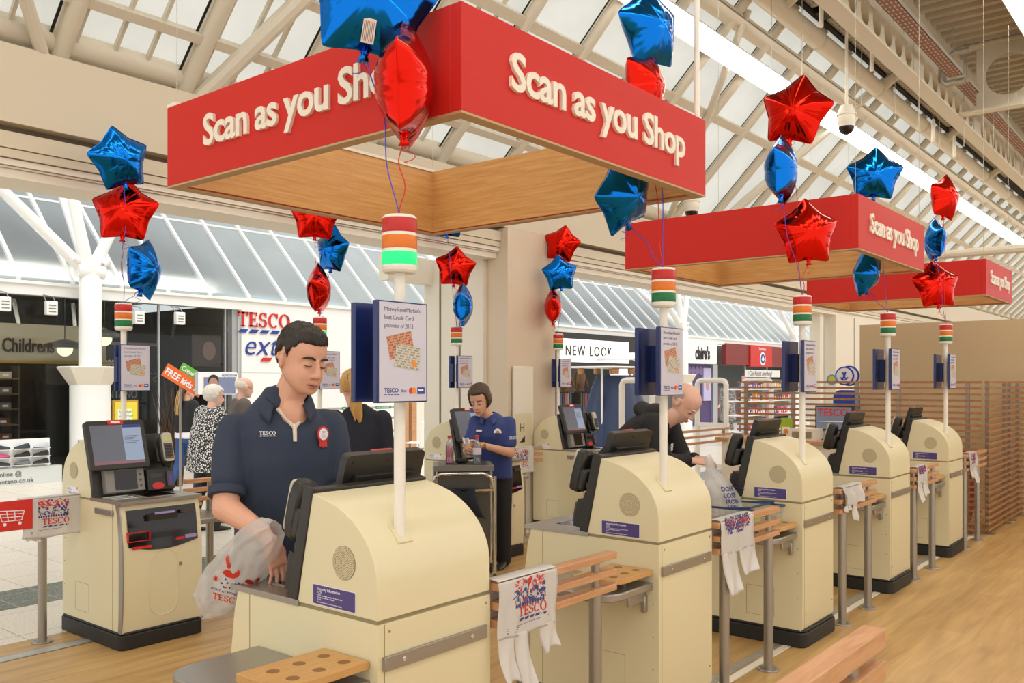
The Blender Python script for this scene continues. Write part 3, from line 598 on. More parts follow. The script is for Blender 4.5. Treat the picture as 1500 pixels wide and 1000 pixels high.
b = MB(); b.box(blk, 10.42, 10.68, 3.58, 3.9, 5.97, 6.02); b.box(blk, 10.45, 10.65, 3.70, 3.78, 6.02, 6.12); tag(b.build('junction_box'), 'black junction box in the gap of the grey cable tray', 'junction box')
b = MB(); b.tube(galv, [(13.8, 2.96, 5.88), (13.8, 3.2, 5.88), (13.8, 3.24, 5.92), (13.8, 3.24, 6.2), (13.8, 3.1, 6.3), (13.8, 2.9, 6.3)], .05, 8); tag(b.build('tray_bracket'), 'grey curved bracket between the reddish trays', 'bracket')
for u, v0, v1, nm in ((1203, -20, 40, 'leftmost, at the top edge'), (1277, 62, 104, 'right of the black junction box'), (1367, 176, 208, 'third from the left'), (1398, 200, 230, 'rightmost, low over the far trays')):
    p = atY(u, v1, 3.6); q = atY(u, v0, 3.6)
    t = thing('hanging_tube', 'slim white tube hanging on a thin rod, ' + nm, 'hanging tube', p, 0, 'tubes hanging from the roof')
    MB().lathe(pwhite, [(.02, 0), (.025, .01), (.025, q.z - p.z), (.012, q.z - p.z + .02)], 14).build('tube', t); MB().tube(galv, [(0, 0, q.z - p.z), (0, 0, 6.14 - p.z)], .004, 6).build('rod', t)
# thin suspension wires over the aisle
for u, Y in ((1130, 3.9), (1175, 3.7), (1262, 3.75), (1311, 3.6), (1345, 3.5), (1376, 3.5), (1412, 3.2), (1455, 2.9)):
    p = atY(u, 250, Y); tag(MB().tube(galv, [(p.x, Y, 4.6 if u < 1200 else 5.2), (p.x, Y, 6.16 if Y > 3.3 else 6.63)], .004, 6).build('suspension_wire'), 'thin grey wire hanging from the roof over the aisle', 'wire', 'thin wires hanging from the roof')
def dome(p, s, label, drop=1.0):
    t = thing('dome_camera', label, 'security camera', p, 0, 'ceiling dome cameras'); h = MB()
    h.lathe(creamw, [(.02, .20), (.05, .19), (.075, .13), (.08, .04), (.07, .02), (.068, 0)], 24); h.lathe(creamw, [(.085, .10), (.085, .115)], 24); h.build('housing', t)
    d = MB(); d.lathe(dglass, [(.068, .002), (.062, -.03), (.042, -.055), (.015, -.066), (.001, -.067)], 24); d.build('lens_dome', t)
    b = MB(); b.tube(creamw, [(0, 0, .19), (0, 0, drop)], .014, 8); b.build('mount', t); t.scale = (s, s, s); return t
dome(atd(1240, 186, 11.0), 1.4, 'cream dome camera below the fluorescent strip, over the aisle'); dome(atd(1013, 310, 11.5), 1.25, 'pale dome camera between the first and second red canopies', .75)
# ================================================================== foil balloons
bred = mat('foil_red', '#dc2013', .16, 1, bump=.35, bscale=7, stretch=(1, 1, 1)); bblue = mat('foil_blue', '#1270cc', .16, 1, bump=.35, bscale=7); rbr = mat('ribbon_red', '#c81e1e', .4); rbb = mat('ribbon_blue', '#4a3fb0', .4)
def star_mesh(m, R, seed):
    rnd = random.Random(seed); mb = MB(); NT, NR = 100, 11; ri = .72 * R; T = .43 * R
    def rad(a):
        x = ((a - PI / 2) / (2 * PI / 5)) % 1.0; x = abs(x - .5) * 2          # 1 at a tip, 0 at an inner corner
        tx, ty = R, 0; a0 = PI / 5; ix, iy = ri * math.cos(a0), ri * math.sin(a0); ang = (1 - x) * a0
        den = math.sin(ang) * (tx - ix) + math.cos(ang) * iy
        r = (tx * iy) / den if abs(den) > 1e-9 else R
        rc = ri * 1.0 + (R * .97 - ri) * (x ** 1.25); return min(r, rc), x
    ph = [rnd.random() * 6.28 for _ in range(6)]
    for s in (-1, 1):
        vs = []; fs = []
        for i in range(NR + 1):
            rho = i / NR
            for j in range(NT):
                a = 2 * PI * j / NT + PI / 2; r, x = rad(a); rr = rho * (ri * 1.03 * (1 - rho ** 5) + r * rho ** 5)
                h = T * max(0, 1 - rho ** 2.3) ** .62 * (1 - .10 * (1 - x * x) * rho)
                h += .020 * R * (rho ** 4) * (1 - rho) * 4 * math.sin(j * 1.9 + ph[0]) * (1 - x * .6) + .03 * R * rho ** 2 * (1 - rho) * math.sin(5 * a + ph[1])
                h -= .035 * R * math.exp(-x * x * 9) * rho ** 2 * (1 - rho) * 4
                vs.append((rr * math.cos(a), s * max(h, .002), rr * math.sin(a)))
        for i in range(NR):
            for j in range(NT):
                j2 = (j + 1) % NT; q = (i * NT + j, i * NT + j2, (i + 1) * NT + j2, (i + 1) * NT + j); fs.append(q if s < 0 else q[::-1])
        mb.add(m, vs, fs)
    rim = [(r * math.cos(a), r * math.sin(a)) for a in [2 * PI * j / NT for j in range(NT)] for r in [rad(a)[0] * 1.03]]
    mb.prism(m, rim, 'y', -.0015, .0015)
    mb.tube(m, [(0, 0, -ri * .95), (0, 0, -ri * 1.14), (0, 0, -ri * 1.25)], [.02, .012, .02], 8)
    return mb
SM = {(c, k): star_mesh(bred if c == 'r' else bblue, .225, k * 7 + (3 if c == 'r' else 0)).mesh('star_balloon', 180) for c in 'rb' for k in range(3)}
tagm = mat('paper_tag', '#d8c3ae', .6)
def balloon(u, v, d, c, yaw, roll, s, label, base, k=0, pitch=0, bar=False):
    p = atd(u, v, d)
    t = thing('star_balloon', label, 'balloon', p, 0, 'foil star balloons'); t.scale = (s, s, s)
    t.rotation_euler = Euler((math.radians(pitch), math.radians(roll), YAW - PI / 2 + math.radians(yaw)), 'XYZ')
    link(SM[(c, k % 3)], 'foil', t)
    M = t.rotation_euler.to_matrix().to_4x4(); M = Matrix.Translation(p) @ M @ Matrix.Scale(s, 4); tail = M @ Vector((0, 0, -.155)); bs = Vector(base)
    rnd = random.Random(int(u * 13 + v)); pts = []
    for i in range(13):
        f = i / 12; q = tail.lerp(bs, f); q += Vector((math.sin(f * 9 + u) * .012, math.cos(f * 7 + v) * .012, 0)) * math.sin(PI * f); pts.append(q)
    r = MB().tube(rbr if (c == 'r') else rbb, pts, .0022, 5)
    cu = []                                            # a curled loose end
    for i in range(40): f = i / 39; cu.append(tail + Vector((math.cos(f * 16) * .02 + .03 * f * (1 if c == 'r' else -1), math.sin(f * 16) * .02, -.10 * f)))
    r.tube(rbr if c == 'r' else rbb, cu, .0014, 4); Mi = M.inverted(); r.xf(Mi); r.build('ribbon', t)
    if bar:
        q = MB(); q.box(tagm, -.02, .02, -.073, -.071, -.17, -.09); 
        for i in range(7): q.box(ink, -.017 + i * .005, -.015 + i * .005, -.0735, -.073, -.165, -.10)
        q.build('price_tag', t)
def base_of(i, back=False):
    if back: return (BX[i] + KW - .15, 5.89, 2.155)
    return (KX[i] + .15, 2.09, 2.155)
cl = [(base_of(0), 'above the nearest checkout'), (base_of(1), 'above the second checkout of the front row'), (base_of(2), 'above the third checkout of the front row'), (base_of(3), 'above the fourth checkout of the front row'), (base_of(4), 'above the farthest checkout of the front row'),
      (base_of(0, 1), 'above the far left checkout'), (base_of(1, 1), 'on the lamp behind the young man'), (base_of(2, 1), 'left of the cream pier'), (base_of(3, 1), 'right of the cream pier')]
def dep(b): return (Vector(b) - EYE).dot(FWD)
BAL = [  # cluster, u, v, colour, yaw, roll, scale, label start
    (0, 545, 0, 'b', 15, 8, 1.0, 'blue star balloon cut by the top edge,', 0, 0, True), (0, 592, 124, 'r', 90, 0, .98, 'large red star balloon seen edge on,', 0, 0, False),
    (1, 951, 42, 'b', 40, -12, .95, 'upper blue star balloon,', 0, 0, False), (1, 945, 125, 'r', 50, 10, .8, 'red star balloon half hidden by the canopy,', 0, 0, False), (1, 914, 283, 'b', 35, -30, .92, 'lower blue star balloon under the canopy edge,', 20, 1, False),
    (2, 1166, 164, 'r', -30, 12, 1.05, 'top red star balloon,', 0, 1, False), (2, 1144, 249, 'b', 62, 5, 1.0, 'middle blue star balloon,', 0, 2, False), (2, 1182, 342, 'r', 8, -4, .98, 'lower red star balloon,', 0, 0, False),
    (3, 1281, 257, 'b', -12, 3, 1.0, 'upper blue star balloon behind the middle canopy,', 0, 1, False), (3, 1270, 398, 'b', 38, -25, .93, 'lower blue star balloon under the middle canopy,', 15, 0, False),
    (4, 1384, 290, 'r', 30, 8, 1.0, 'upper red star balloon,', 0, 2, False), (4, 1370, 352, 'b', 84, 4, .95, 'middle blue star balloon,', 0, 0, False), (4, 1371, 418, 'r', 4, -3, 1.1, 'lower red star balloon,', -8, 1, False),
    (5, 175, 234, 'b', 48, -18, .98, 'top blue star balloon before the cream fascia,', 10, 2, False), (5, 183, 310, 'r', 6, 3, 1.04, 'wide red star balloon,', -6, 0, False), (5, 211, 394, 'b', 82, 16, 1.0, 'lower blue star balloon seen nearly edge on,', 0, 1, False),
    (6, 462, 318, 'r', 10, 2, .95, 'red star balloon cut off by the oak lining,', 0, 2, False), (6, 487, 366, 'b', -38, 8, .95, 'blue star balloon,', 0, 1, False), (6, 467, 424, 'r', 86, -5, 1.0, 'low red star balloon seen edge on,', 0, 0, False),
    (7, 655, 322, 'b', 10, 0, .9, 'blue star balloon mostly behind the oak lining,', 0, 0, False), (7, 667, 392, 'r', 6, 5, .95, 'red star balloon,', 0, 1, False), (7, 678, 447, 'b', 86, 8, 1.0, 'blue star balloon seen edge on,', 0, 2, False),
    (8, 823, 358, 'r', -14, 12, .98, 'top red star balloon,', 0, 0, False), (8, 820, 401, 'b', 14, -6, .95, 'blue star balloon,', 0, 2, False), (8, 810, 450, 'r', 86, 2, 1.0, 'low red star balloon seen edge on,', 0, 1, False)]
for n_, (ci, u, v, c, yaw, roll, s, lab, pitch, off, bar) in enumerate(BAL):
    b_, w_ = cl[ci]; balloon(u, v, dep(b_) + (.03, .14, -.12)[off] - (.25 if n_ == 24 else 0) if ci not in (0, 1) else dep(b_) + (0, -.02)[off > 0], c, yaw, roll, s, lab + ' ' + w_, b_, n_, pitch, bar)
# ================================================================== slatted screens, counter and things past the checkouts
def screen(axis, fixed, a0, a1, posts, label):
    t = thing('slatted_screen', label, 'screen', (fixed, a0, 0) if axis == 'y' else (a0, fixed, 0), 0, 'cedar slat screens')
    s = MB()
    for i in range(25):
        z = .04 + i * .0648
        if axis == 'y': s.box(slatw, fixed - .02, fixed + .02, a0, a1, z, z + .024)
        else: s.box(slatw, a0, a1, fixed - .02, fixed + .02, z, z + .024)
    s.build('slats', t, world=True)
    for p in posts:
        q = MB()
        if axis == 'y': q.box(steel, fixed + .0, fixed + .035, p - .02, p + .02, 0, 1.6); q.box(steel, fixed - .04, fixed + .06, p - .05, p + .05, 0, .006)
        else: q.box(steel, p - .02, p + .02, fixed + .0, fixed + .035, 0, 1.6); q.box(steel, p - .05, p + .05, fixed - .06, fixed + .06, 0, .006)
        q.build('post', t, world=True)
    return t
screen('y', 10.36, 2.06, 4.80, (2.2, 2.9, 3.35, 4.1, 4.7), 'cedar slat screen standing across the end of the checkouts')
screen('x', 2.02, 10.40, 12.46, (10.52, 11.4, 11.7, 12.2), 'cedar slat screen along the aisle at the right edge')
basket = mat('basket_red', '#b3201f', .45)
for i in range(9):
    z = i * .075; b = MB(); b.add(basket, [(10.75, 2.35, z), (11.2, 2.35, z), (11.2, 2.65, z), (10.75, 2.65, z), (10.70, 2.30, z + .22), (11.25, 2.30, z + .22), (11.25, 2.70, z + .22), (10.70, 2.70, z + .22)], [(0, 1, 2, 3), (0, 1, 5, 4), (1, 2, 6, 5), (2, 3, 7, 6), (3, 0, 4, 7)], smooth=False)
    tag(b.build('shopping_basket', solid=.004), 'red shopping basket nested in the stack behind the slatted screen', 'shopping basket', 'red baskets stacked behind the slats')
t = thing('service_desk', 'pale service desk with wooden top before the slatted screen', 'desk', (9.8, 4.0, 0))
MB().box(creamw, 9.62, 10.16, 3.2, 4.66, 0, .93).build('carcass', t, world=True); MB().box(beech, 9.56, 10.22, 3.14, 4.72, .93, .965).build('desk_top', t, bev=.004, world=True)
t = thing('computer_monitor', 'dark monitor showing a shop name on the service desk', 'monitor', (9.95, 3.46, .965), 0)
Mm = Matrix.Rotation(PI, 4, 'Z'); 
b = MB(); b.box(blk, -.02, .02, -.21, .21, .10, .38); b.box(blk, -.02, .02, -.03, .03, .0, .12); b.box(blk, -.09, .09, -.11, .11, 0, .012); b.build('casing', t, bev=.004)
b = MB(); b.box(mat('screen_grey', '#6f7888', .2, emit=.2), -.022, -.019, -.195, .195, .12, .365); b.text(redm, 'TESCO', .11, F_mX((-.023, .18, .27)), .001, bold=.02); b.box(lblw, -.0225, -.0215, -.18, .18, .20, .207); b.build('screen', t)
b = MB(); b.box(creamw, 9.66, 9.98, 3.58, 3.86, .965, 1.09); b.box(seamc, 9.656, 9.66, 3.61, 3.83, .985, 1.06); b.box(greyp, 9.645, 9.66, 3.70, 3.74, 1.01, 1.03); tag(b.build('cash_drawer'), 'small pale drawer unit on the service desk beside the monitor', 'drawer')
b = MB(); lime = mat('lime_leaflet', '#9ab51d', .5); b.box(lime, 9.80, 9.815, 3.89, 4.02, .965, 1.20); b.box(lblw, 9.797, 9.801, 3.91, 4.0, 1.0, 1.10); b.lathe(org, [(.03, 0), (.03, .002)], 12, F_mX((9.796, 3.955, 1.05))); tag(b.build('leaflet_holder'), 'lime green leaflet holder on the service desk', 'leaflet holder')
# lottery stand
t = thing('lottery_stand', 'blue lottery play stand with round white sign, behind the slatted screen', 'stand', (12.0, 4.1, 0)); b = MB(); rb_ = mat('royal_blue', '#2443a8', .4)
b.prism(rb_, rrect(.34, 1.5, .1, 5, 4.02, .75), 'x', 12.0, 12.05); b.box(rb_, 11.9, 12.2, 3.95, 4.35, 0, .02)
for i in range(3): b.prism(lblw, rrect(.26, .14, .05, 4, 4.02, .45 + i * .3), 'x', 11.985, 12.0)
b.build('panel', t, world=True)
for y, z, r, off in ((3.98, 1.69, .135, .02), (4.03, 1.69, .125, 0.0)):
    b = MB(); b.prism(rb_, circ(r, 28, y, z), 'x', 11.97 + off, 12.0 + off); b.prism(lblw, circ(r * .85, 28, y, z), 'x', 11.965 + off, 11.97 + off)
    if off == 0:   # crossed-fingers mark
        b.tube(rb_, [(11.962, y + .035, z - .05), (11.962, y + .007, z - .02), (11.962, y - .02, z + .055)], .011, 6); b.tube(rb_, [(11.960, y - .035, z - .042), (11.960, y - .007, z - .02), (11.960, y + .02, z + .05)], .010, 6); b.tube(rb_, [(11.962, y + .05, z - .02), (11.962, y, z - .06), (11.962, y - .05, z - .02)], .008, 6)
    b.build('round_sign', t, world=True)
b = MB(); b.prism(mat('sky_blue', '#4aa7d8', .4), circ(.07, 24, 4.19, 1.64), 'x', 11.95, 11.965); b.prism(mat('sun_yellow', '#e8c531', .4), circ(.045, 20, 4.19, 1.64), 'x', 11.945, 11.95); b.build('round_badge', t, world=True)
# security gates at the shop line
for x, y0, lab in ((10.1, 6.1, 'pale security gate nearest the draped stall'), (11.95, 5.95, 'pale security gate left of the pair beyond the bending man'), (13.1, 5.75, 'pale security gate right of the pair, before the slatted screen')):
    t = thing('security_gate', lab, 'security gate', (x, y0, 0), 0, 'anti theft gates'); w_ = .46; gw = mat('gate_white', '#f0eee8', .35)
    pts = [(0, -w_ / 2, .02), (0, -w_ / 2, 1.57), (0, -w_ / 2 + .02, 1.615), (0, -w_ / 2 + .07, 1.63), (0, w_ / 2 - .07, 1.63), (0, w_ / 2 - .02, 1.615), (0, w_ / 2, 1.57), (0, w_ / 2, .02)]
    MB().tube(gw, pts, .04, 8).build('frame', t); b = MB()
    for z in (.35, .95): b.box(gw, -.025, .025, -w_ / 2, w_ / 2, z, z + .06)
    b.box(gw, -.06, .06, -w_ / 2 - .05, w_ / 2 + .05, 0, .03); b.build('crossbar', t)
# low wooden rail fence between gate and desk
t = thing('rail_fence', 'low wooden rail fence beyond the bending man', 'fence', (9.6, 5.4, 0))
for z in (.80, .88, .96): MB().box(beech, 8.6, 11.4, 5.38, 5.42, z, z + .03).build('rail', t, world=True)
for x in (8.8, 9.9, 11.2): MB().tube(steel, [(x, 5.40, 0), (x, 5.40, .98)], .022, 12).build('post', t, world=True)
# ================================================================== shops across the mall
def serif(mb, m, word, h, M, th=.002):                   # slab-serif capitals drawn as strokes
    x = 0
    def bar(a, b_, c, d): mb.poly(m, [(x + a * h, b_ * h), (x + c * h, b_ * h), (x + c * h, d * h), (x + a * h, d * h)], th, M)
    def arc(cx, cy, rx, ry, a0, a1, t0, t1, n=16):
        P, Q = [], []
        for i in range(n + 1):
            a = math.radians(a0 + (a1 - a0) * i / n); t = t0 + (t1 - t0) * abs(math.cos(a)); P.append((x + (cx + (rx) * math.cos(a)) * h, (cy + ry * math.sin(a)) * h)); Q.append((x + (cx + (rx - t) * math.cos(a)) * h, (cy + (ry - t * .75) * math.sin(a)) * h))
        for i in range(n): mb.poly(m, [P[i], P[i + 1], Q[i + 1], Q[i]], th, M)
    for ch in word:
        if ch == 'T': bar(.30, 0, .50, 1); bar(.02, .86, .78, 1); bar(.02, .70, .10, 1); bar(.70, .70, .78, 1); bar(.2, 0, .6, .07); w = .86
        elif ch == 'E': bar(.08, 0, .28, 1); bar(0, 0, .70, .11); bar(0, .89, .66, 1); bar(.28, .45, .52, .56); bar(.62, 0, .70, .28); bar(.58, .74, .66, 1); bar(.48, .36, .54, .65); w = .80
        elif ch == 'S': arc(.34, .73, .30, .28, 20, 270, .10, .17); arc(.34, .28, .32, .29, 90, -160, .10, .17); bar(.56, .70, .63, 1); bar(.02, 0, .09, .30); w = .76
        elif ch == 'C': arc(.46, .5, .44, .51, 45, 315, .09, .20, 22); bar(.72, .66, .80, 1); w = .90
        elif ch == 'O': arc(.48, .5, .46, .51, 0, 360, .09, .20, 28); w = 1.0
        else: w = .4
        x += w * h
    return x
def tesco_mark(mb, h, M, red=None, blue=None, th=.002):
    w = serif(mb, red or redm, 'TESCO', h, M, th); b = blue or bluei
    for i in range(5):
        x0 = i * w / 5; mb.poly(b, [(x0, -.42 * h), (x0 + w * .14, -.42 * h), (x0 + w * .19, -.18 * h), (x0 + w * .05, -.18 * h)], th, M)
    return w
sdark = mat('shop_dark', '#3a342f', .6); sbrown = mat('shop_ceiling', '#5a4f46', .6); sgrey = mat('shop_grey', '#8a8580', .5); tan = mat('bulkhead_tan', '#b3a58a', .5); gold = mat('gold_strip', '#b8903e', .4)
glass = glassy('shop_glass', '#dde3e5', .022); wh = mat('wall_bright', '#f3f2ef', .5); silver = mat('silver_frame', '#b9bcbf', .35, .6)
# left shop: box with glass front
w = MB(); w.box(sdark, -3, 9.95, 19.4, 19.5, 0, 3.3); w.box(sbrown, -3, 9.95, 15.3, 19.4, 3.30, 3.34); w.box(sdark, 9.9, 9.95, 15.2, 19.4, 0, 3.1); w.box(mat('shop_floor', '#6b6157', .4), -3, 9.95, 15.2, 19.4, 0.002, .01); struct(w.build('wall_shop_left'))
w = MB(); w.box(glass, -3, 9.7, 15.0, 15.012, .05, 3.0); struct(w.build('window_3'))
w = MB()
for x in (3.2, 5.35, 8.35, 9.7): w.box(silver, x, x + .03, 14.98, 15.03, 0, 3.0)
w.box(silver, 9.84, 9.95, 14.95, 15.1, 0, 3.0); w.box(silver, -3, 9.95, 14.97, 15.04, 0, .06); struct(w.build('trim_9'))
w = MB()
shopglow = mat('shop_fill_glow', '#fff4e2', .4, emit=16)  # for two hidden bars added to brighten the shop interior
for y_, z_ in ((15.22, 3.10), (16.68, 2.5)): tag(MB().box(shopglow, 2.6, 9.5 if y_ < 16 else 8.0, y_, y_ + .08, z_, z_ + .05).build('shop_fill_lamp'), ('front' if y_ < 16 else 'rear') + ' added fill lamp hidden inside the shop behind the white column', 'ceiling light')
for i in range(7): w.tube(sgrey, [(3.4 + i * 1.0, 16.2, 3.0), (4.1 + i * 1.0, 17.6, 2.35)], .035, 8)
w.box(mat('pink_glow_strip', '#c9a9a4', .5), -3, 9.9, 17.7, 17.8, 2.36, 2.42); w.box(sgrey, -3, 9.9, 17.75, 17.9, 2.1, 2.38); struct(w.build('trim_10'))
w = MB(); w.box(tan, 2.5, 8.1, 16.4, 16.6, 1.98, 2.62); w.box(gold, 2.5, 8.3, 16.36, 16.4, 1.93, 1.98)
M = F_mY((6.28, 16.39, 2.13)); w.text(mat('childrens_ink', '#3b3733', .5), 'Childrens', .34, M, .03, bold=.008, sx=.66); tag(w.build('shop_bulkhead'), 'tan shop bulkhead lettered Childrens behind the white column', 'shop sign')
w = MB(); w.box(sdark, 7.5, 9.8, 17.55, 17.6, 1.55, 2.35); w.text(lblw, 'Please pay Here', .25, F_mY((8.38, 17.5, 1.93)), .02, bold=.012, sx=.72); w.text(sgrey, 'STOCK', .28, F_pY((9.75, 17.5, 1.6)), .01); w.text(mat('dim_white', '#a9a49d', .5), 'BRANTANO', .23, F_mY((8.35, 17.5, 1.28)), .02, sx=.75)
tag(w.build('pay_sign'), 'dark hanging shop sign lettered Please pay Here', 'shop sign')
globe = mat('globe_glow', '#fff2c8', .3, emit=1.6)
for u, v, lab in ((95, 511, 'round glowing globe lamp left of the white column'), (153, 496, 'round glowing globe lamp right of the white column')):
    p = atY(u, v, 15.85); t = thing('globe_lamp', lab, 'lamp', p); MB().ell(globe, (0, 0, 0), (.13, .13, .13), 18, 12).build('globe', t); MB().lathe(mat('lamp_shade_grey', '#4c4842', .4), [(.32, .02), (.30, .09), (.12, .15), (.03, .17)], 24).build('shade', t); MB().tube(blk, [(0, 0, .15), (0, 0, 3.05 - p.z)], .008, 6).build('cord', t)
for u, v in ((6, 436), (75, 442), (203, 456), (263, 457)):
    p = atY(u, v + 10, 14.6); t = thing('flood_light', 'small white flood light hung below the white eave beam', 'flood light', p, 0, 'flood lights along the eave')
    MB().box(white, -.085, .085, -.05, .05, -.10, .12).build('housing', t, bev=.01); b = MB()
    for i in range(3): b.box(sgrey, -.055, .055, -.053, -.05, -.06 + i * .05, -.04 + i * .05)
    b.build('vent', t); MB().tube(steel, [(-.07, 0, .10), (-.07, .1, .20), (0, .3, .24), (.07, .1, .20), (.07, 0, .10)], .008, 6).build('bracket', t)
# shop shelving with shoe boxes
shf = mat('shelf_wood', '#6e563a', .6); t = thing('shop_shelving', 'dark shop shelving rack packed with small boxes, behind the glass at left', 'shelving', (4.9, 17.4, 0))
for i in range(6): MB().box(shf, 4.0, 6.9, 17.2, 17.55, .25 + i * .28, .28 + i * .28).build('shelf', t, world=True)
for x in (4.0, 5.4, 6.88): MB().box(blk2, x, x + .03, 17.22, 17.55, 0, 1.9).build('upright', t, world=True)
cols = [mat('box_ochre', '#b98d3c', .6), mat('box_rust', '#7d4430', .6), mat('box_grey', '#77716a', .6), mat('box_dark', '#403a36', .6), mat('box_pale', '#bdb29b', .6)]
rnd = random.Random(5); proto = {}
for i in range(6):
    for j in range(11):
        c = rnd.choice(cols)
        if c.name not in proto: proto[c.name] = MB().box(c, -.1, .1, -.14, .0, 0, .11).box(lblw, -.05, .05, -.142, -.14, .03, .07).mesh('shoe_box')
        o = link(proto[c.name], 'shoe_box'); o.location = (4.15 + j * .25 + rnd.uniform(-.02, .02), 17.38, .281 + i * .28); tag(o, 'small shoe box among many on the dark shop shelving', 'box', 'shoe boxes on the shop shelving')
# shoe display panel with shoes on clear ledges
t = thing('shoe_display', 'white shoe display panel with small printed web address at the shop window', 'display panel', (5.9, 14.7, 0))
MB().box(wh, 4.6, 6.36, 14.74, 14.80, .27, .71).build('back_panel', t, world=True); b = MB(); b.box(mat('display_grey', '#cfd3cf', .5), 4.6, 6.52, 14.66, 14.80, .0, .27); b.text(mat('address_ink', '#55504a', .5), 'Shop online @', .10, F_mY((5.30, 14.655, .15)), .002); b.text(mat('address_ink', '#55504a', .5), 'www.brantano.co.uk', .10, F_mY((5.24, 14.655, .04)), .002); b.build('base_panel', t, world=True)
def shoe(mt, lab, p, flip):
    t = thing('shoe', lab, 'shoe', p, 0, 'shoes on the display panel')
    s = MB(); s.prism(blk2, [(-.13, -.035), (.06, -.04), (.12, -.03), (.14, 0), (.12, .03), (.06, .04), (-.13, .035), (-.145, 0)], 'z', 0, .015); s.build('sole', t, bev=.004)
    s = MB(); rs = []
    for x, w_, h in ((-.14, .02, .06), (-.12, .034, .085), (-.06, .036, .08), (0, .036, .06), (.06, .038, .045), (.11, .03, .035), (.135, .012, .02)):
        rs.append([(x, w_ * math.cos(a), .012 + max(0, h * math.sin(a))) for a in [2 * PI * q / 12 for q in range(12)]])
    s.rings(mt, rs); s.build('upper', t); t.rotation_euler = (0, 0, PI if flip else 0); t.scale = (.85, .85, .85)
sc_ = [mat('shoe_navy', '#24303c', .6), mat('shoe_black', '#1d1b1a', .6), mat('shoe_silver', '#b7bcc0', .5), mat('shoe_pink', '#c94b7c', .6), mat('shoe_grey', '#6f7378', .6)]
nms = ['navy', 'black', 'silver', 'pink', 'grey']
for r, row in enumerate(((0, 0, 2), (3, 1, 1), (0, 4, 1))):
    for c, k in enumerate(row):
        p = (5.63 + c * .285, 14.68, .565 - r * .125); shoe(sc_[k], f'{nms[k]} slip-on shoe in the {("top", "middle", "bottom")[r]} row of the display panel, {("left", "centre", "right")[c]}', p, c != 0)
        MB().box(mat('ledge_clear', '#dfe3e3', .2), p[0] - .13, p[0] + .13, 14.62, 14.74, p[2] - .008, p[2]).build('ledge', bpy.data.objects['shoe_display'], world=True)
t = thing('easel_board', 'orange framed chalk board at the far left edge behind glass', 'board', (4.6, 15.4, 0)); MB().box(mat('frame_orange', '#d98a2b', .5), 4.5, 5.25, 15.4, 15.44, .5, 1.35).build('frame', t, world=True); MB().box(blk, 4.56, 5.19, 15.39, 15.4, .58, 1.29).build('panel', t, world=True)
for z in (.55, .3): pass
MB().box(mat('frame_orange', '#d98a2b', .5), 4.52, 4.57, 15.4, 15.44, 0, .5).build('leg', t, world=True); MB().box(mat('frame_orange', '#d98a2b', .5), 5.18, 5.23, 15.4, 15.44, 0, .5).build('leg', t, world=True)
p = atY(184, 607, 14.5)
t = thing('leaflet_stand', 'yellow framed poster about school shoes behind the far left checkout', 'poster stand', (p.x, 14.5, 0)); yel = mat('poster_yellow', '#e2d23a', .5)
MB().box(gold, p.x - .22, p.x + .22, 14.5, 14.54, .70, 1.30).build('frame', t, world=True); b = MB(); b.box(yel, p.x - .19, p.x + .19, 14.49, 14.5, .74, 1.27); b.box(lblw, p.x - .14, p.x + .10, 14.487, 14.49, .85, 1.15)
for i, s_ in enumerate(('Winter', 'weather', 'school', 'shoes.')): b.text(lime, s_, .075, F_mY((p.x - .12, 14.486, 1.08 - i * .07)), .002, bold=.02)
b.build('sheet', t, world=True); MB().box(gold, p.x - .2, p.x - .16, 14.5, 14.54, 0, .7).build('leg', t, world=True); MB().box(gold, p.x + .16, p.x + .2, 14.5, 14.54, 0, .7).build('leg', t, world=True)
# white branching columns of the mall
def tree_column(X, Y, lab, cap=True):
    t = thing('branching_column', lab, 'column', (X, Y, 0), 0, 'white branching columns')
    c = MB(); c.lathe(white, [(.31, 0), (.31, 1.56)], 32); c.lathe(creamw, [(.30, 1.54), (.32, 1.56), (.50, 1.84), (.47, 1.86), (.18, 1.86)], 6, Matrix.Rotation(PI / 6, 4, 'Z')); c.build('base', t)
    c = MB(); c.lathe(white, [(.175, 1.84), (.175, 3.28), (.13, 3.36)], 28); c.tube(white, [(-.22, -.0, 3.42), (.22, 0, 3.42)], .12, 16); c.lathe(white, [(.12, 3.3), (.12, 3.5)], 20); c.build('shaft', t)
    for d in ((-1.75, .2, 5.0), (-.38, .1, 5.2), (.70, .2, 4.7), (.2, 1.5, 5.0), (-1.0, 1.6, 5.1)):
        MB().tube(white, [(d[0] * .06, d[1] * .06, 3.45), d], [.10, .085], 14).build('branch', t)
    for x in (-.2, .2): MB().lathe(white, [(.05, 0), (.06, .02), (.06, .1), (.05, .11)], 14, Matrix.Translation((x, -.05, 3.55)) @ Matrix.Rotation(.8 * (1 if x > 0 else -1), 4, 'Y')).build('spot_lamp', t)
tree_column(6.945, 14.6, 'thick white branching column with flared cream collar at far left')
tree_column(17.0, 14.6, 'white branching column mostly hidden behind the cream pier'); tree_column(27.2, 14.6, 'white branching column behind the second checkout poster'); tree_column(37.2, 14.6, 'farthest white branching column, by the red shop front')
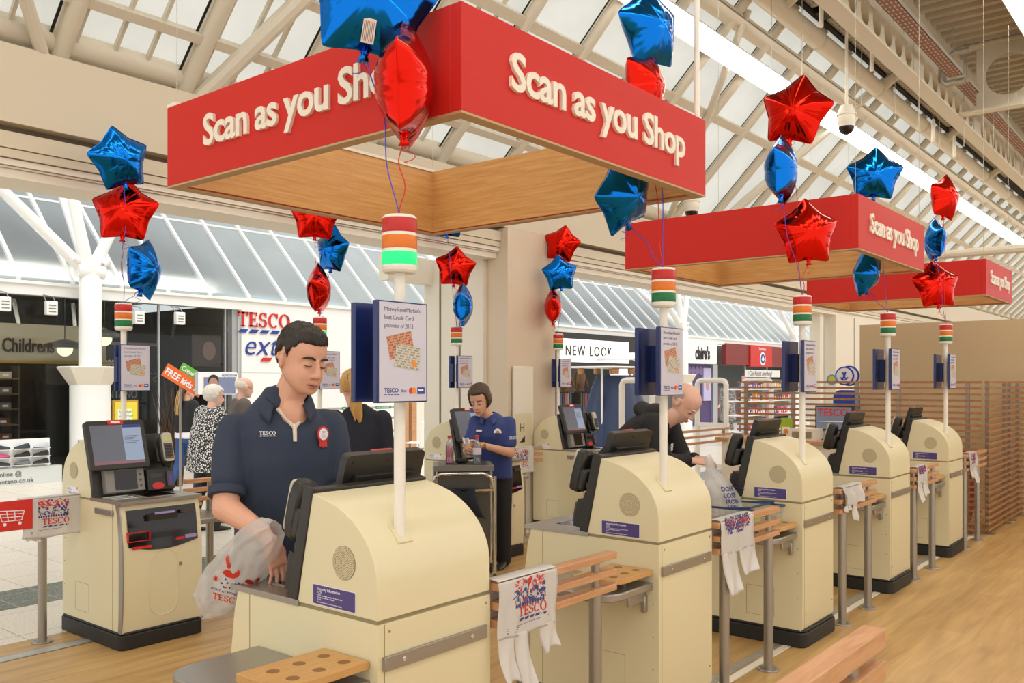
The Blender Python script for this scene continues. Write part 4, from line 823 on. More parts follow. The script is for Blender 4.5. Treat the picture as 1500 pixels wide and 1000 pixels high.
# white wall with the shop name
w = MB(); w.box(wh, 9.97, 19.6, 14.9, 15.1, 0, 3.0); w.box(mat('panel_line', '#cfcdc8', .6), 9.97, 19.6, 14.897, 14.9, 1.78, 1.79); w.box(silver, 9.97, 10.0, 14.88, 14.9, 0, 3.0); struct(w.build('wall_mall'))
pr = MB(); 
R_ = 2.4; pr.tube(creamw, [(14.9 + R_ * math.cos(a), 14.9, .45 + R_ * math.sin(a)) for a in [PI * i / 30 for i in range(31)]], .02, 6); struct(pr.build('trim_11'))
s = MB(); M = F_mY((9.92, 14.885, 2.68)); wdt = tesco_mark(s, .285, M, th=.012)
s.text(bluei, 'extra', .60, F_mY((10.03, 14.885, 2.13)), .012, shear=.3, bold=-.008, sx=1.0); s.poly(redm, [(.0, 0), (.22, 0), (.28, .075), (.06, .075)], .012, F_mY((10.43, 14.885, 2.01)))
tag(s.build('wall_sign'), 'red and blue shop name lettering on the white wall behind the young man', 'shop sign')
# café corner seen between the women
t = thing('display_shelving', 'pale display shelving with green labels behind the blonde woman', 'shelving', (11.6, 13.2, 0))
for z in (.2, .6, .86, 1.08): MB().box(galv, 10.4, 12.7, 13.1, 13.5, z, z + .03).build('shelf', t, world=True)
for i, x in enumerate((11.2, 12.05, 12.6)):
    b = MB(); b.box(mat('label_green', '#2f8f63', .5), x - .2, x + .2, 13.085, 13.1, 1.07, 1.13); b.text(lblw, 'HOW CAN WE HELP', .045, F_mY((x - .19, 13.083, 1.085)), .001, sx=.8); b.build('shelf_label', t, world=True)
MB().box(beech, 12.55, 12.65, 13.0, 13.1, 0, 1.35).build('upright', t, world=True); MB().box(beech, 12.75, 12.85, 13.0, 13.1, 0, 1.35).build('upright', t, world=True); MB().box(beech, 9.9, 10.0, 13.0, 13.1, 0, 1.9).build('upright', t, world=True)
w = MB(); w.box(tan, 12.9, 13.5, 13.0, 13.4, 1.78, 2.3); w.box(creamw, 12.9, 13.5, 13.02, 13.4, 0, 1.78); tag(w.build('menu_cabinet'), 'tall pale cabinet with tan head panel left of the cream pier', 'cabinet')
t = thing('plastic_chair', 'white plastic chair beyond the blonde woman', 'chair', (11.85, 12.0, 0), math.radians(200)); b = MB()
b.grid(wh, lambda u, v: (-.22 + .44 * u, (-.2 + .4 * v / .55) if v < .55 else .2 + .08 * (v - .55), .45 + .02 * abs(u - .5) if v < .55 else .45 + (v - .55) * .95), 8, 20); b.build('shell', t, solid=.012)
for x in (-.18, .18):
    for y in (-.18, .18): MB().tube(chrome, [(x, y, 0), (x * .8, y * .8, .45)], .011, 8).build('leg', t)
b = MB(); t = thing('cafe_rail', 'thin metal rail in front of the white plastic chair', 'rail', (11.5, 11.2, 0)); MB().tube(steel, [(9.8, 11.2, .42), (12.8, 11.2, .42)], .015, 8).build('top_rail', t, world=True)
for x in (9.8, 11.3, 12.8): MB().tube(steel, [(x, 11.2, 0), (x, 11.2, .42)], .015, 8).build('post', t, world=True)
# sign boards and twigs near the couple
p = atd(262, 553, 11.9); t = thing('angled_sign', 'orange and green angled boards lettered FREE kids fit by the twigs', 'sign', (p.x, p.y, 0)); O = mat('board_orange', '#e2651c', .5); G = mat('board_green', '#5fae3a', .5)
A = Matrix.Translation(p) @ Matrix.Rotation(YAW - PI / 2, 4, 'Z') @ Matrix.Rotation(math.radians(31), 4, 'Y')
b = MB(); b.box(O, -.22, .36, -.01, .01, -.09, .09, A); b.text(lblw, 'FREE kids fit', .125, A @ F_mY((-.2, -.011, -.045)), .002, bold=.02, sx=.85); b.build('board', t, world=True)
b = MB(); b.box(G, -.06, .40, .012, .03, .08, .20, A); b.text(lblw, 'Come in store', .09, A @ F_mY((-.04, .011, .11)), .002, bold=.02, sx=.85); b.build('board', t, world=True)
MB().tube(steel, [(p.x + .05, p.y + .05, 0), (p.x + .05, p.y + .05, p.z)], .015, 8).build('pole', t, world=True)
tw = MB(); brn = mat('twig_brown', '#4d3b2c', .8); rnd = random.Random(11); c0 = atd(258, 700, 13.7)
for i in range(60):
    a = rnd.uniform(0, 6.28); r = rnd.uniform(.0, .10); r2 = r + rnd.uniform(.05, .30); h = rnd.uniform(1.0, 1.75)
    tw.tube(brn, [(c0.x + r * math.cos(a), c0.y + r * math.sin(a), .0), (c0.x + (r + r2) * .45 * math.cos(a + .2), c0.y + (r + r2) * .45 * math.sin(a + .2), h * .5), (c0.x + r2 * math.cos(a), c0.y + r2 * math.sin(a), h)], [.008, .006, .002], 5)
o = tag(tw.build('twig_display'), 'tall bunch of dark brown twigs right of the far left checkout', 'twigs'); o['kind'] = 'stuff'
p = atd(318, 561, 11.8); t = thing('oval_sign', 'white oval sign board with printed face above the elderly couple', 'sign', (p.x, p.y, 0)); A = Matrix.Translation(p) @ Matrix.Rotation(YAW - PI / 2, 4, 'Z')
b = MB(); b.prism(wh, rrect(.54, .30, .04, 4), 'y', -.02, .02, A); b.tube(silver, [A @ Vector((-.27, 0, -.15)), A @ Vector((-.27, 0, .15))], .03, 12); 
sk_ = mat('print_skin', '#b58a78', .6); b.box(mat('print_blue', '#7f88a8', .5), -.17, .25, -.024, -.02, -.14, .08, A); b.prism(blk, circ(.072, 18, -.04, .035, 1.1), 'y', -.0255, -.024, A); b.prism(sk_, circ(.058, 18, -.04, .0, 1.3), 'y', -.027, -.024, A); b.prism(sk_, circ(.05, 14, -.13, -.08, .8), 'y', -.0265, -.024, A); b.text(bluei, 'eyezone', .06, A @ F_mY((.07, -.022, .09)), .001); b.build('board', t, world=True)
MB().tube(steel, [(p.x, p.y + .03, 0), (p.x, p.y + .03, p.z)], .02, 8).build('pole', t, world=True)
p = atY(300, 520, 15.3); w = MB(); w.box(mat('photo_brown', '#6d5347', .5), 9.15, 9.75, 15.2, 15.22, 1.9, 2.5); w.prism(sk_, circ(.14, 16, 9.5, 2.2, 1.3), 'y', 15.19, 15.2); tag(w.build('window_poster'), 'brown photo poster hanging in the right end of the shop window', 'poster')
# handrail
t = thing('handrail', 'grey handrail between the shoe display and the far left checkout', 'rail', (6.6, 13.6, 0)); MB().tube(galv, [(6.2, 13.4, .45), (6.2, 13.4, .72), (7.4, 13.4, .72), (7.4, 13.4, .45)], .025, 10).build('top_rail', t, world=True)
for x in (6.2, 7.4): MB().tube(galv, [(x, 13.4, 0), (x, 13.4, .45)], .025, 10).build('post', t, world=True)
# right-hand shops
w = MB(); w.box(mat('fascia_black', '#2a2928', .5), 19.7, 24.7, 14.81, 15.02, 2.05, 3.02); w.box(mat('fascia_black', '#2a2928', .5), 19.64, 20.0, 14.8, 15.02, 0, 3.0)
w.box(mat('sign_white_lit', '#f6f5f1', .5, emit=.35), 20.25, 24.0, 14.78, 14.81, 2.17, 2.84); w.text(blk, 'NEW LOOK', .42, F_mY((20.55, 14.775, 2.36)), .02, spacing=1.28, bold=-.004, sx=.92); tag(w.build('shop_fascia'), 'black framed white sign lettered NEW LOOK', 'shop sign')
w = MB(); w.box(mat('shop_warm', '#a88660', .5), 19.7, 26, 18, 18.1, 0, 3); w.box(sbrown, 19.7, 27.8, 15.1, 18, 2.6, 2.65); w.box(sgrey, 24.75, 27.85, 15.05, 15.1, 0, 3.1); w.box(sdark, 26, 27.9, 18, 18.1, 0, 3); struct(w.build('wall_shop_middle'))
mq = mat('mannequin_tan', '#c39a78', .5)
for i in range(5):
    x = 20.6 + i * .8; t = thing('mannequin', 'tan shop mannequin below the NEW LOOK sign', 'mannequin', (x, 16.5, .55), 0, 'mannequins in the shop window')
    b = MB(); b.cap(mq, (0, 0, .8), .12, (0, 0, 1.25), .17); b.cap(mq, (0, 0, 1.4), .05, (0, 0, 1.45), .05); b.ell(mq, (0, 0, 1.6), (.085, .1, .12)); b.cap(mq, (-.2, 0, 1.3), .05, (-.26, 0, .85), .04); b.cap(mq, (.2, 0, 1.3), .05, (.28, -.1, .9), .04); b.cap(mq, (-.08, 0, .8), .09, (-.09, 0, .0), .05); b.cap(mq, (.08, 0, .8), .09, (.09, 0, .0), .05)
    link(remesh(b, .03, 3, 'mannequin', mq), 'figure', t); MB().box(sdark, -.3, .3, -.3, .3, -.55, -.05).build('plinth', t)
rnd = random.Random(3)
for k, (x, z0) in enumerate(((21.2, 1.0), (23.4, 1.0))):
    t = thing('clothes_rack', ('left' if k == 0 else 'right') + ' dark clothes rack in the shop under the NEW LOOK sign', 'clothes rack', (x, 15.8, 0)); MB().box(sdark, x - .9, x + .9, 15.78, 15.82, 1.25, 1.3).build('rail', t, world=True)
    for i in range(14): MB().box(rnd.choice([sdark, blk2, sgrey, mat('cloth_rose', '#9c4a55', .7), mat('cloth_slate', '#4a5366', .7)]), x - .88 + i * .125, x - .79 + i * .125, 15.6, 16.0, .3, 1.25).build('garment', t, world=True)
    for xx in (x - .9, x + .88): MB().box(sdark, xx, xx + .02, 15.78, 15.82, 0, 1.3).build('upright', t, world=True)
w = MB(); w.box(wh, 28.0, 30.25, 14.85, 15.0, 2.25, 3.05); w.text(mat('sign_ink', '#1c1b22', .5), "claire's", .62, F_mY((28.55, 14.84, 2.42)), .02, bold=.03, sx=.66); tag(w.build('shop_fascia'), "white sign lettered claire's beside the red shop front", 'shop sign')
pp = mat('claire_purple', '#4a3868', .5); w = MB(); w.box(pp, 28.2, 30.3, 15.1, 15.15, 0, 2.25)
for i in range(4): w.prism(mat('petal_mauve', '#7d6a9c', .5), circ(.16, 14, 28.55 + i * .3, 2.0), 'y', 15.08, 15.1)
w.box(mat('poster_lilac', '#b9b3d8', .5), 29.6, 30.2, 15.05, 15.1, .9, 2.1); w.ell(sk_, (29.9, 15.06, 1.45), (.16, .02, .2)); w.box(silver, 30.3, 30.68, 15.02, 15.1, 0, 2.24); w.box(silver, 27.9, 28.05, 15.02, 15.1, 0, 2.24); tag(w.build('shop_window_display'), "purple shop window display below the claire's sign", 'shop display')
rs_ = mat('shop_red', '#c9241e', .4); rd_ = mat('shop_dark_red', '#7d201d', .4)
w = MB(); w.box(rd_, 31.0, 33.1, 14.85, 15, 2.25, 3.05); w.box(rs_, 33.1, 35.2, 14.8, 15, 2.2, 3.05); w.box(rd_, 35.2, 38.5, 14.85, 15, 2.2, 3.05); w.prism(lblw, circ(.27, 20, 34.25, 2.52), 'y', 14.79, 14.8); w.prism(bluei, circ(.2, 20, 34.25, 2.52), 'y', 14.785, 14.79); w.prism(lblw, [(34.12, 2.5), (34.25, 2.66), (34.38, 2.5), (34.25, 2.4)], 'y', 14.78, 14.785); w.text(lblw, 'Thorntons', .16, F_mY((33.85, 14.79, 2.86)), .01, shear=.2); tag(w.build('shop_fascia'), 'red shop fascia with round blue and white emblem', 'shop sign')
w = MB(); w.box(sgrey, 30.7, 38.6, 15.5, 15.6, 0, 3.0); w.box(silver, 33.05, 33.15, 15.02, 15.06, 0, 3.0); w.box(silver, 35.15, 35.25, 15.02, 15.06, 0, 3.0); w.box(glass, 30.7, 38.6, 15.06, 15.07, 0, 2.2); w.box(mat('shop_pink', '#c98a8a', .5), 31, 33, 15.3, 15.5, .2, 1.4); w.box(creamw, 35.3, 38.5, 15.3, 15.5, .1, 1.7); struct(w.build('wall_shop_right'))
# draped stall
blue_t = mat('tarpaulin_navy', '#2b3a5c', .45, bump=.35, bscale=6)
c0 = atY(903, 600, 8.3)
t = thing('market_stall', 'stall draped in navy tarpaulin under a white roof, beyond the bending man', 'stall', (c0.x, 8.3, 0)); b = MB()
n = 60; rs = []
for k in range(9):
    f = k / 8; z = 1.72 * (1 - f); rx = .28 + .38 * f ** .8; ry = .30 + .35 * f ** .8; ring = []
    for j in range(n):
        a = 2 * PI * j / n; fold = 1 + (.07 * f + .02) * math.sin(a * 9 + f * 1.2) + .04 * f * math.sin(a * 17 + 1)
        sq = 1 / max(abs(math.cos(a)), abs(math.sin(a))) ** .55
        ring.append((rx * sq * fold * math.cos(a), ry * sq * fold * math.sin(a), z))
    rs.append(ring)
b.rings(blue_t, rs); b.build('tarpaulin', t, ang=60)
b = MB(); b.box(wh, -.75, .70, -.4, .5, 1.84, 1.87); b.build('roof_board', t, bev=.01)
b = MB(); b.grid(wh, lambda u, v: (.15 + 1.3 * u, -.5 + 1.0 * v, 1.90 + .22 * math.sin(PI * (.15 + .7 * u))), 14, 2); b.build('roof_shell', t, solid=.03)
for x, y in ((-.5, .4), (.0, .4), (.5, .4), (-.5, -.3), (0, -.3), (.5, -.3)): MB().lathe(beech, [(.05, 1.74), (.06, 1.76), (.06, 1.83), (.05, 1.84)], 12, Matrix.Translation((x, y, 0))).build('peg', t)
for x in (-.45, .45): MB().tube(wh, [(x, 0, 0), (x, 0, 1.84)], .02, 8).build('post', t)
# sweet stall with banner
c0 = atY(1122, 600, 9.4); sx = c0.x
t = thing('sweet_stall', 'pink and white stall with handwritten banner, seen through the slats', 'stall', (sx, 9.4, 0)); pk = mat('stall_pink', '#e39aa8', .5)
for z in (.35, .75, 1.1, 1.4): MB().box(wh, sx - 1.5, sx + 1.6, 9.3, 9.8, z, z + .03).build('shelf', t, world=True)
for x in (-1.5, 0, 1.6): MB().box(pk, sx + x - .04, sx + x + .04, 9.28, 9.36, 0, 1.75).build('post', t, world=True)
b = MB(); b.box(wh, sx - 1.55, sx + .55, 9.25, 9.27, 1.72, 1.90); b.text(mat('banner_ink', '#4b4b55', .5), 'I Can Resist Anything!', .165, F_mY((sx - 1.45, 9.248, 1.76)), .002, shear=.15, sx=1.0); b.build('banner', t, world=True)
MB().box(pk, sx - 1.5, sx + 1.6, 9.30, 9.34, .05, .34).build('front_board', t, world=True)
rnd = random.Random(9); cs = [mat('sweet_' + n_, h_, .5) for n_, h_ in (('red', '#c2283a'), ('white', '#eceae4'), ('yellow', '#e0b63c'), ('blue', '#4c63b5'), ('pink', '#dc7f9f'), ('dark', '#5c3b3f'))]; pm = [MB().box(c, -.05, .05, -.05, .05, 0, .14).box(lblw, -.03, .03, -.052, -.05, .04, .09).mesh('sweet_jar') for c in cs]
for z in (.38, .78, 1.13, 1.43):
    for i in range(20):
        o = link(rnd.choice(pm), 'sweet_jar'); o.location = (sx - 1.4 + i * .15, 9.42, z); o.scale = (1, 1, rnd.uniform(.7, 1.4)); tag(o, 'small bright packet on the pink and white stall', 'packet', 'packets on the sweet stall')
# ================================================================== people
skin = mat('skin_light', '#dba488', .5, var=.05, vscale=5); skin2 = mat('skin_tan', '#d8a586', .5); skin3 = mat('skin_pale', '#e0b09a', .5)
lip = mat('lip', '#bd7767', .45); eyew = mat('eye_white', '#e6e2dc', .3); iris = mat('eye_iris', '#3d2c20', .25); lash = mat('lash_dark', '#2b1d17', .6)
hdark = mat('hair_dark_brown', '#221812', .5, bump=.7, bscale=60, stretch=(1, 1, .25)); hbrown = mat('hair_brown', '#46301f', .5, bump=.6, bscale=60, stretch=(1, 1, .2)); hblond = mat('hair_blonde', '#c79c58', .5, bump=.6, bscale=60, stretch=(1, 1, .2), var=.25, vscale=25); hwhite = mat('hair_white', '#d9d3c7', .6, bump=.6, bscale=50)
polo = mat('polo_navy', '#2a3448', .75, bump=.12, bscale=260); polo2 = mat('shirt_blue', '#283a78', .6, bump=.1, bscale=160); trs = mat('trouser_black', '#191a1d', .7); hood = mat('hoodie_black', '#1d1c1d', .8, bump=.15, bscale=120); navyf = mat('fleece_navy', '#1b1f2c', .85, bump=.1, bscale=200)
jean = mat('jeans_blue', '#2c4a80', .7); greyj = mat('jacket_grey_brown', '#5d544d', .75); ivory = mat('placket_cream', '#d9cdb8', .6)
def facing(a):                                         # a: degrees the figure turns towards the right as seen from the entrance aisle
    f = -FWD * math.cos(math.radians(a)) + RGT * math.sin(math.radians(a)); return math.atan2(f.x, -f.y)
def head_M(c, yaw, pitch, roll=0, s=1): return Matrix.Translation(c) @ Euler((math.radians(pitch), math.radians(roll), math.radians(yaw)), 'XYZ').to_matrix().to_4x4() @ Matrix.Scale(s, 4)
def sstep(a, b_, x): t = max(0, min(1, (x - a) / (b_ - a))); return t * t * (3 - 2 * t)
HEAD = ((-.110, -.074, -.050, .014), (-.106, -.085, -.036, .026), (-.098, -.0915, -.014, .037), (-.084, -.0935, .014, .048), (-.066, -.0935, .042, .0565), (-.045, -.0925, .068, .0630), (-.020, -.0915, .090, .0675), (.004, -.0895, .102, .0705), (.024, -.0915, .108, .0730), (.046, -.0900, .109, .0745), (.066, -.083, .104, .0720), (.084, -.069, .092, .0640), (.098, -.049, .073, .0510), (.108, -.026, .048, .0340), (.113, .0, .026, .0150))
def add_head(mb, m, M, jaw=1.0, male=True):
    E = lambda c, r, R=None: mb.ell(m, c, r, 20, 14, M, R)
    rs = []; n = 48; g = lambda p, c, s: math.exp(-sum((a - b_) ** 2 for a, b_ in zip(p, c)) / (2 * s * s))
    for i in range(len(HEAD) - 1):
        for q in range(3):
            f = q / 3; A, B = HEAD[i], HEAD[i + 1]; z, yf, yb, w = (A[k] + (B[k] - A[k]) * f for k in range(4)); w *= 1 + (jaw - 1) * sstep(.0, -.06, z); cy, ry = (yf + yb) / 2, (yb - yf) / 2; ring = []
            for k in range(n):
                a = 2 * PI * k / n; c, s = math.cos(a), math.sin(a); p = 2.25; e = (abs(c) ** p + abs(s) ** p) ** (-1 / p); v = Vector((w * c * e, cy + ry * s * e, z))
                if v.y < -.02:
                    for sx in (-1, 1): v.y += .0105 * g((v.x, v.z), (sx * .031, .0), .0125); v.y -= .006 * g((v.x, v.z), (sx * .040, -.040), .018); v.y -= .004 * g((v.x, v.z), (sx * .028, .022), .012)
                    v.y += .006 * g((v.x, v.z), (0, -.088), .010) - .006 * g((v.x, v.z), (0, -.104), .014) - .004 * g((v.x, v.z), (0, -.066), .014)
                ring.append(v)
            rs.append(ring)
    mb.rings(m, rs, True, M)
    for s in (-1, 1):
        E((s * .0125, -.099, -.039), (.0088, .0105, .0078)); E((s * .0315, -.081, -.0005), (.0155, .0105, .0105))
        mb.ell(m, (s * .0765, .010, -.010), (.0085, .019, .031), 14, 10, M, Matrix.Rotation(s * .25, 3, 'Z')); mb.tube(m, [(s * .081, -.002, -.034), (s * .084, -.003, -.005), (s * .086, .008, .018), (s * .085, .026, .012), (s * .082, .028, -.010)], .0055, 8, M=M)
    mb.cap(m, (0, -.090, .016), .0078, (0, -.1095, -.034), .0125, 12, M); E((0, -.0915, -.0645), (.022, .009, .008)); E((0, -.0890, -.076), (.019, .010, .008))
def head_parts(root, M, eyes='down', browm=None, lips=True, lm=None):
    b = MB()
    for s in (-1, 1):
        b.tube(browm or hdark, [(s * .012, -.0945, .020), (s * .026, -.0955, .0255), (s * .042, -.0885, .0255), (s * .055, -.076, .019)], [.0026, .0046, .0040, .0016], 8, M=M)
    b.build('eyebrow', root)
    b = MB()
    for s in (-1, 1):
        if eyes == 'down': b.tube(lash, [(s * .017, -.0875, -.003), (s * .026, -.0905, -.0065), (s * .037, -.0900, -.0065), (s * .047, -.082, -.003)], [.0008, .0020, .0020, .0008], 6, M=M)
        else:
            b.ell(eyew, (s * .0315, -.0825, .0), (.0125, .0115, .0065), 12, 8, M); b.ell(iris, (s * .0315, -.0915, .0), (.0052, .003, .0055), 10, 6, M); b.tube(lash, [(s * .019, -.089, .002), (s * .0315, -.0945, .0065), (s * .045, -.084, .002)], [.001, .0017, .001], 6, M=M)
    b.build('eyes', root)
    if lips:
        b = MB(); b.tube(lm or lip, [(-.024, -.0915, -.0685), (-.012, -.1045, -.0655), (0, -.106, -.0675), (.012, -.1045, -.0655), (.024, -.0915, -.0685)], [.0012, .0036, .0038, .0036, .0012], 8, M=M)
        b.tube(lm or lip, [(-.022, -.0915, -.070), (-.010, -.1015, -.0745), (0, -.103, -.0752), (.010, -.1015, -.0745), (.022, -.0915, -.070)], [.0012, .004, .0046, .004, .0012], 8, M=M); b.tube(lash, [(-.025, -.092, -.0692), (-.012, -.1055, -.0695), (0, -.1075, -.0705), (.012, -.1055, -.0695), (.025, -.092, -.0692)], .0009, 5, M=M); b.build('lips', root)
def hair_shell(root, m, M, line, vol=1.10, rough=.03, seed=0, top=None, name='hair'):
    mb = MB(); nu, nv = 72, 48; vs = []
    for i in range(nv + 1):
        t = PI * i / nv
        for j in range(nu):
            a = 2 * PI * j / nu; d = Vector((math.sin(t) * math.cos(a), math.sin(t) * math.sin(a), math.cos(t)))
            k = line(d); n = noise.noise(d * 7 + Vector((seed, 0, 0))) * rough + noise.noise(Vector((d.x * 26, d.y * 26, d.z * 8 + seed))) * rough * .7
            f = .86 + (vol - .86 + n) * k
            if top: f += top(d) * k
            vs.append((d.x * .0765 * f, .014 + d.y * .097 * f, .030 + d.z * .088 * f))
    fs = [(i * nu + j, i * nu + (j + 1) % nu, (i + 1) * nu + (j + 1) % nu, (i + 1) * nu + j) for i in range(nv) for j in range(nu)]
    mb.add(m, vs, fs, M); return mb.build(name, root, ang=180)
def line_short(d):
    z, y = d.z, d.y
    if y < -.70: lim = .37
    elif y < -.40: lim = .37 - .25 * sstep(-.70, -.42, y)
    elif y < -.22: lim = .12 - .40 * sstep(-.40, -.26, y)
    elif y < .08: lim = -.28 + .36 * sstep(-.22, -.10, y)
    else: lim = .08 - .78 * sstep(.08, .40, y)
    return sstep(lim - .06, lim + .05, z)
def line_bob(d): 
    lim = .45 if d.y < -.6 else .45 - 1.35 * sstep(-.6, -.2, d.y); return sstep(lim - .08, lim + .06, d.z)
def line_bald(d): return sstep(-.62, -.5, d.z) * sstep(.45, .3, d.z) * sstep(-.25, .05, d.y)
def torso(mb, m, sp, lat=(1, 0, 0), seg=28, M=None, sq=2.6):
    rs = []; lat = Vector(lat).normalized()
    for i, (p, rx, ry) in enumerate(sp):
        p = Vector(p); a = Vector(sp[min(i + 1, len(sp) - 1)][0]) - Vector(sp[max(i - 1, 0)][0]); a.normalize(); fwd = lat.cross(a).normalized(); l2 = a.cross(fwd).normalized()
        ring = []
        for j in range(seg):
            t = 2 * PI * j / seg; c, s = math.cos(t), math.sin(t); q = (abs(c) ** sq + abs(s) ** sq) ** (-1 / sq); ring.append(p + l2 * (rx * c * q) + fwd * (ry * s * q))
        rs.append(ring)
    return mb.rings(m, rs, True, M)
def hand(mb, m, wrist, fdir, palm_n, side=1, curl=.5, s=1.0, spread=.12, curls=None):
    """wrist point, finger direction, palm normal (the way the fingers curl), side: +1 thumb towards fdir x palm_n"""
    w = Vector(wrist); f = Vector(fdir).normalized(); n = Vector(palm_n); n = (n - f * n.dot(f)).normalized(); u = f.cross(n) * side     # u: thumb side
    P = lambda a, b_, c: w + (f * a + u * b_ + n * c) * s
    rs = []
    for a, hw, th in ((-.01, .026, .019), (.02, .032, .018), (.05, .040, .015), (.08, .042, .013), (.092, .038, .010)):
        rs.append([P(a, hw * math.cos(t), th * math.sin(t)) for t in [2 * PI * k / 14 for k in range(14)]])
    mb.rings(m, rs)
    L = ((.030, .040, .024, .020, .0083), (.011, .044, .028, .022, .0086), (-.009, .041, .026, .021, .0082), (-.028, .032, .019, .018, .0073))
    for i, (b0, l1, l2, l3, r) in enumerate(L):
        c = (curls[i] if curls else curl) ; ang = 0; p = (.084 - abs(b0) * .12, b0, 0); prev = P(*p); x, z = p[0], p[2]; yy = b0
        for q, l in enumerate((l1, l2, l3)):
            ang += c * (.55, .8, .6)[q]; x += l * math.cos(ang); z += l * math.sin(ang); yy += b0 * spread * 3 * l / .04 * .3
            nx = P(x, yy, z); mb.cap(m, prev, r * s * (1 - .08 * q), nx, r * s * (.94 - .10 * q), 10); prev = nx
    a = P(.015, .022, .004); b_ = P(.048, .048, .012 + .012 * curl); c_ = P(.078, .054, .020 + .03 * curl); d_ = P(.100, .050, .026 + .045 * curl)
    mb.cap(m, a, .0145 * s, b_, .0115 * s, 10); mb.cap(m, b_, .0105 * s, c_, .0095 * s, 10); mb.cap(m, c_, .0093 * s, d_, .0078 * s, 10)
def person(label, at, a, J, cat='person', voxel=.006):
    """J: joints in the figure's own frame (faces -y, its left is +x)"""
    return thing('person', label, cat, (at[0], at[1], 0), facing(a))
def arm(mb, m, s, e, w, r=(.052, .042, .036, .026)): mb.cap(m, s, r[0], e, r[1]); mb.cap(m, e, r[2] * 1.12, w, r[3])
def legs(mb, m, hips, knees, ankles, r=(.095, .062, .06, .045)):
    for h, k, a in zip(hips, knees, ankles): mb.cap(m, h, r[0], k, r[1]); mb.cap(m, k, r[2], a, r[3])
def shoes(root, m, feet, d=(0, -1, 0), s=1.0):
    d = Vector(d).normalized(); l = Vector((-d.y, d.x, 0))
    for p in feet:
        p = Vector((p[0], p[1], 0)); rs = []
        for t, w_, h in ((-.07, .012, .03), (-.065, .032, .075), (-.02, .036, .09), (.05, .042, .065), (.12, .046, .045), (.17, .040, .035), (.20, .016, .02)):
            rs.append([p + (d * t + l * (w_ * math.cos(q))) * s + Vector((0, 0, max(.0, .0 + h * s * (math.sin(q) * .5 + .5)))) for q in [2 * PI * k / 12 for k in range(12)]])
        MB().rings(m, rs).build('shoe', root)
def garment(mb, voxel, sm, name, m, root, disp=None): return link(remesh(mb, voxel, sm, name, m, disp), name, root)
def folds(amp, sc, seed=0):
    def f(c): 
        n = noise.noise_vector(Vector((c.x * sc, c.y * sc, c.z * sc * .55 + seed))); return c + n * amp
    return f
# ---------------------------------------------------------------- young man bagging at the nearest checkout
R0 = atd(415, 700, 3.56)
Y_ = person('young man in navy polo shirt with red rosette, leaning to bag at the nearest checkout', R0, 20, None)
hc = (.062, -.085, 1.705); HM = head_M(hc, 30, 15, 4, 1.10)
sR, eR, wR = (-.197, .0, 1.435), (-.225, -.130, 1.14), (-.092, -.305, 1.062); sL, eL, wL = (.187, .02, 1.44), (.225, -.03, 1.135), (.19, -.26, 1.06)
b = MB(); add_head(b, skin, HM, 1.10); b.cap(skin, (.005, .012, 1.50), .066, (.05, -.045, 1.64), .060); b.cap(skin, (.02, -.03, 1.52), .05, (.055, -.075, 1.635), .045); b.ell(skin, (.03, -.052, 1.49), (.062, .055, .075))
torso(b, skin, [((0, .02, .90), .15, .10), ((0, .02, 1.1), .15, .11), ((0, .01, 1.3), .165, .11), ((0, .01, 1.44), .15, .09), ((0, .01, 1.49), .09, .06)])
arm(b, skin, sR, eR, wR, (.040, .052, .047, .029)); arm(b, skin, sL, eL, wL, (.040, .052, .047, .029))
hand(b, skin, (-.078, -.325, 1.046), (.22, -.20, -.80), (-.35, .55, -.35), 1, .38, 1.12, curls=(.22, .30, .36, .42)); hand(b, skin, (.187, -.28, 1.055), (-.1, -.9, -.25), (0, -.1, -1), -1, .5)
legs(b, skin, ((-.09, .02, .88), (.09, .02, .88)), ((-.10, .02, .48), (.10, .02, .48)), ((-.10, .05, .09), (.10, .05, .09)), (.08, .05, .048, .035))
link(remesh(b, .0045, 5, 'body', skin), 'body', Y_)
b = MB(); torso(b, polo, [((0, .02, .86), .186, .135), ((0, .015, 1.0), .184, .135), ((0, .01, 1.15), .186, .135), ((0, .0, 1.3), .194, .130), ((0, .005, 1.40), .192, .118), ((.0, .015, 1.465), .176, .098), ((.0, .022, 1.515), .128, .083), ((.003, .02, 1.555), .090, .074), ((.006, .018, 1.590), .074, .068)])
for s_, e_ in ((sR, eR), (sL, eL)):
    s_ = Vector(s_); e_ = Vector(e_); q = s_.lerp(e_, .66); b.cap(polo, s_.lerp(Vector((0, .01, 1.44)), .3), .070, s_, .064); b.cap(polo, s_, .064, q, .069)
garment(b, .009, 4, 'polo_shirt', polo, Y_, folds(.013, 9, 3)); 
for s_, e_ in ((sR, eR), (sL, eL)): b = MB(); s_ = Vector(s_); e_ = Vector(e_); d_ = (e_ - s_).normalized(); q = s_.lerp(e_, .66) + d_ * .052; x_, y_ = ortho(d_); b.rings(polo, [[q + d_ * a_ + (x_ * math.cos(k * PI / 12) + y_ * math.sin(k * PI / 12)) * r_ for k in range(24)] for a_, r_ in ((-.022, .066), (-.018, .0705), (.012, .070), (.014, .066))]); b.build('sleeve_cuff', Y_)
from mathutils.bvhtree import BVHTree
def surf(o):
    me = o.data; bv = BVHTree.FromPolygons([v.co for v in me.vertices], [tuple(p.vertices) for p in me.polygons])
    def f(x, z, y0=-1.0): h = bv.ray_cast(Vector((x, y0, z)), Vector((0, 1, 0))); return h[0].y if h[0] else -.1
    return f
shirt = [c for c in Y_.children if c.name.startswith('polo_shirt')][0]; cy = surf(shirt)
b = MB()                                              # folded collar, open at the front
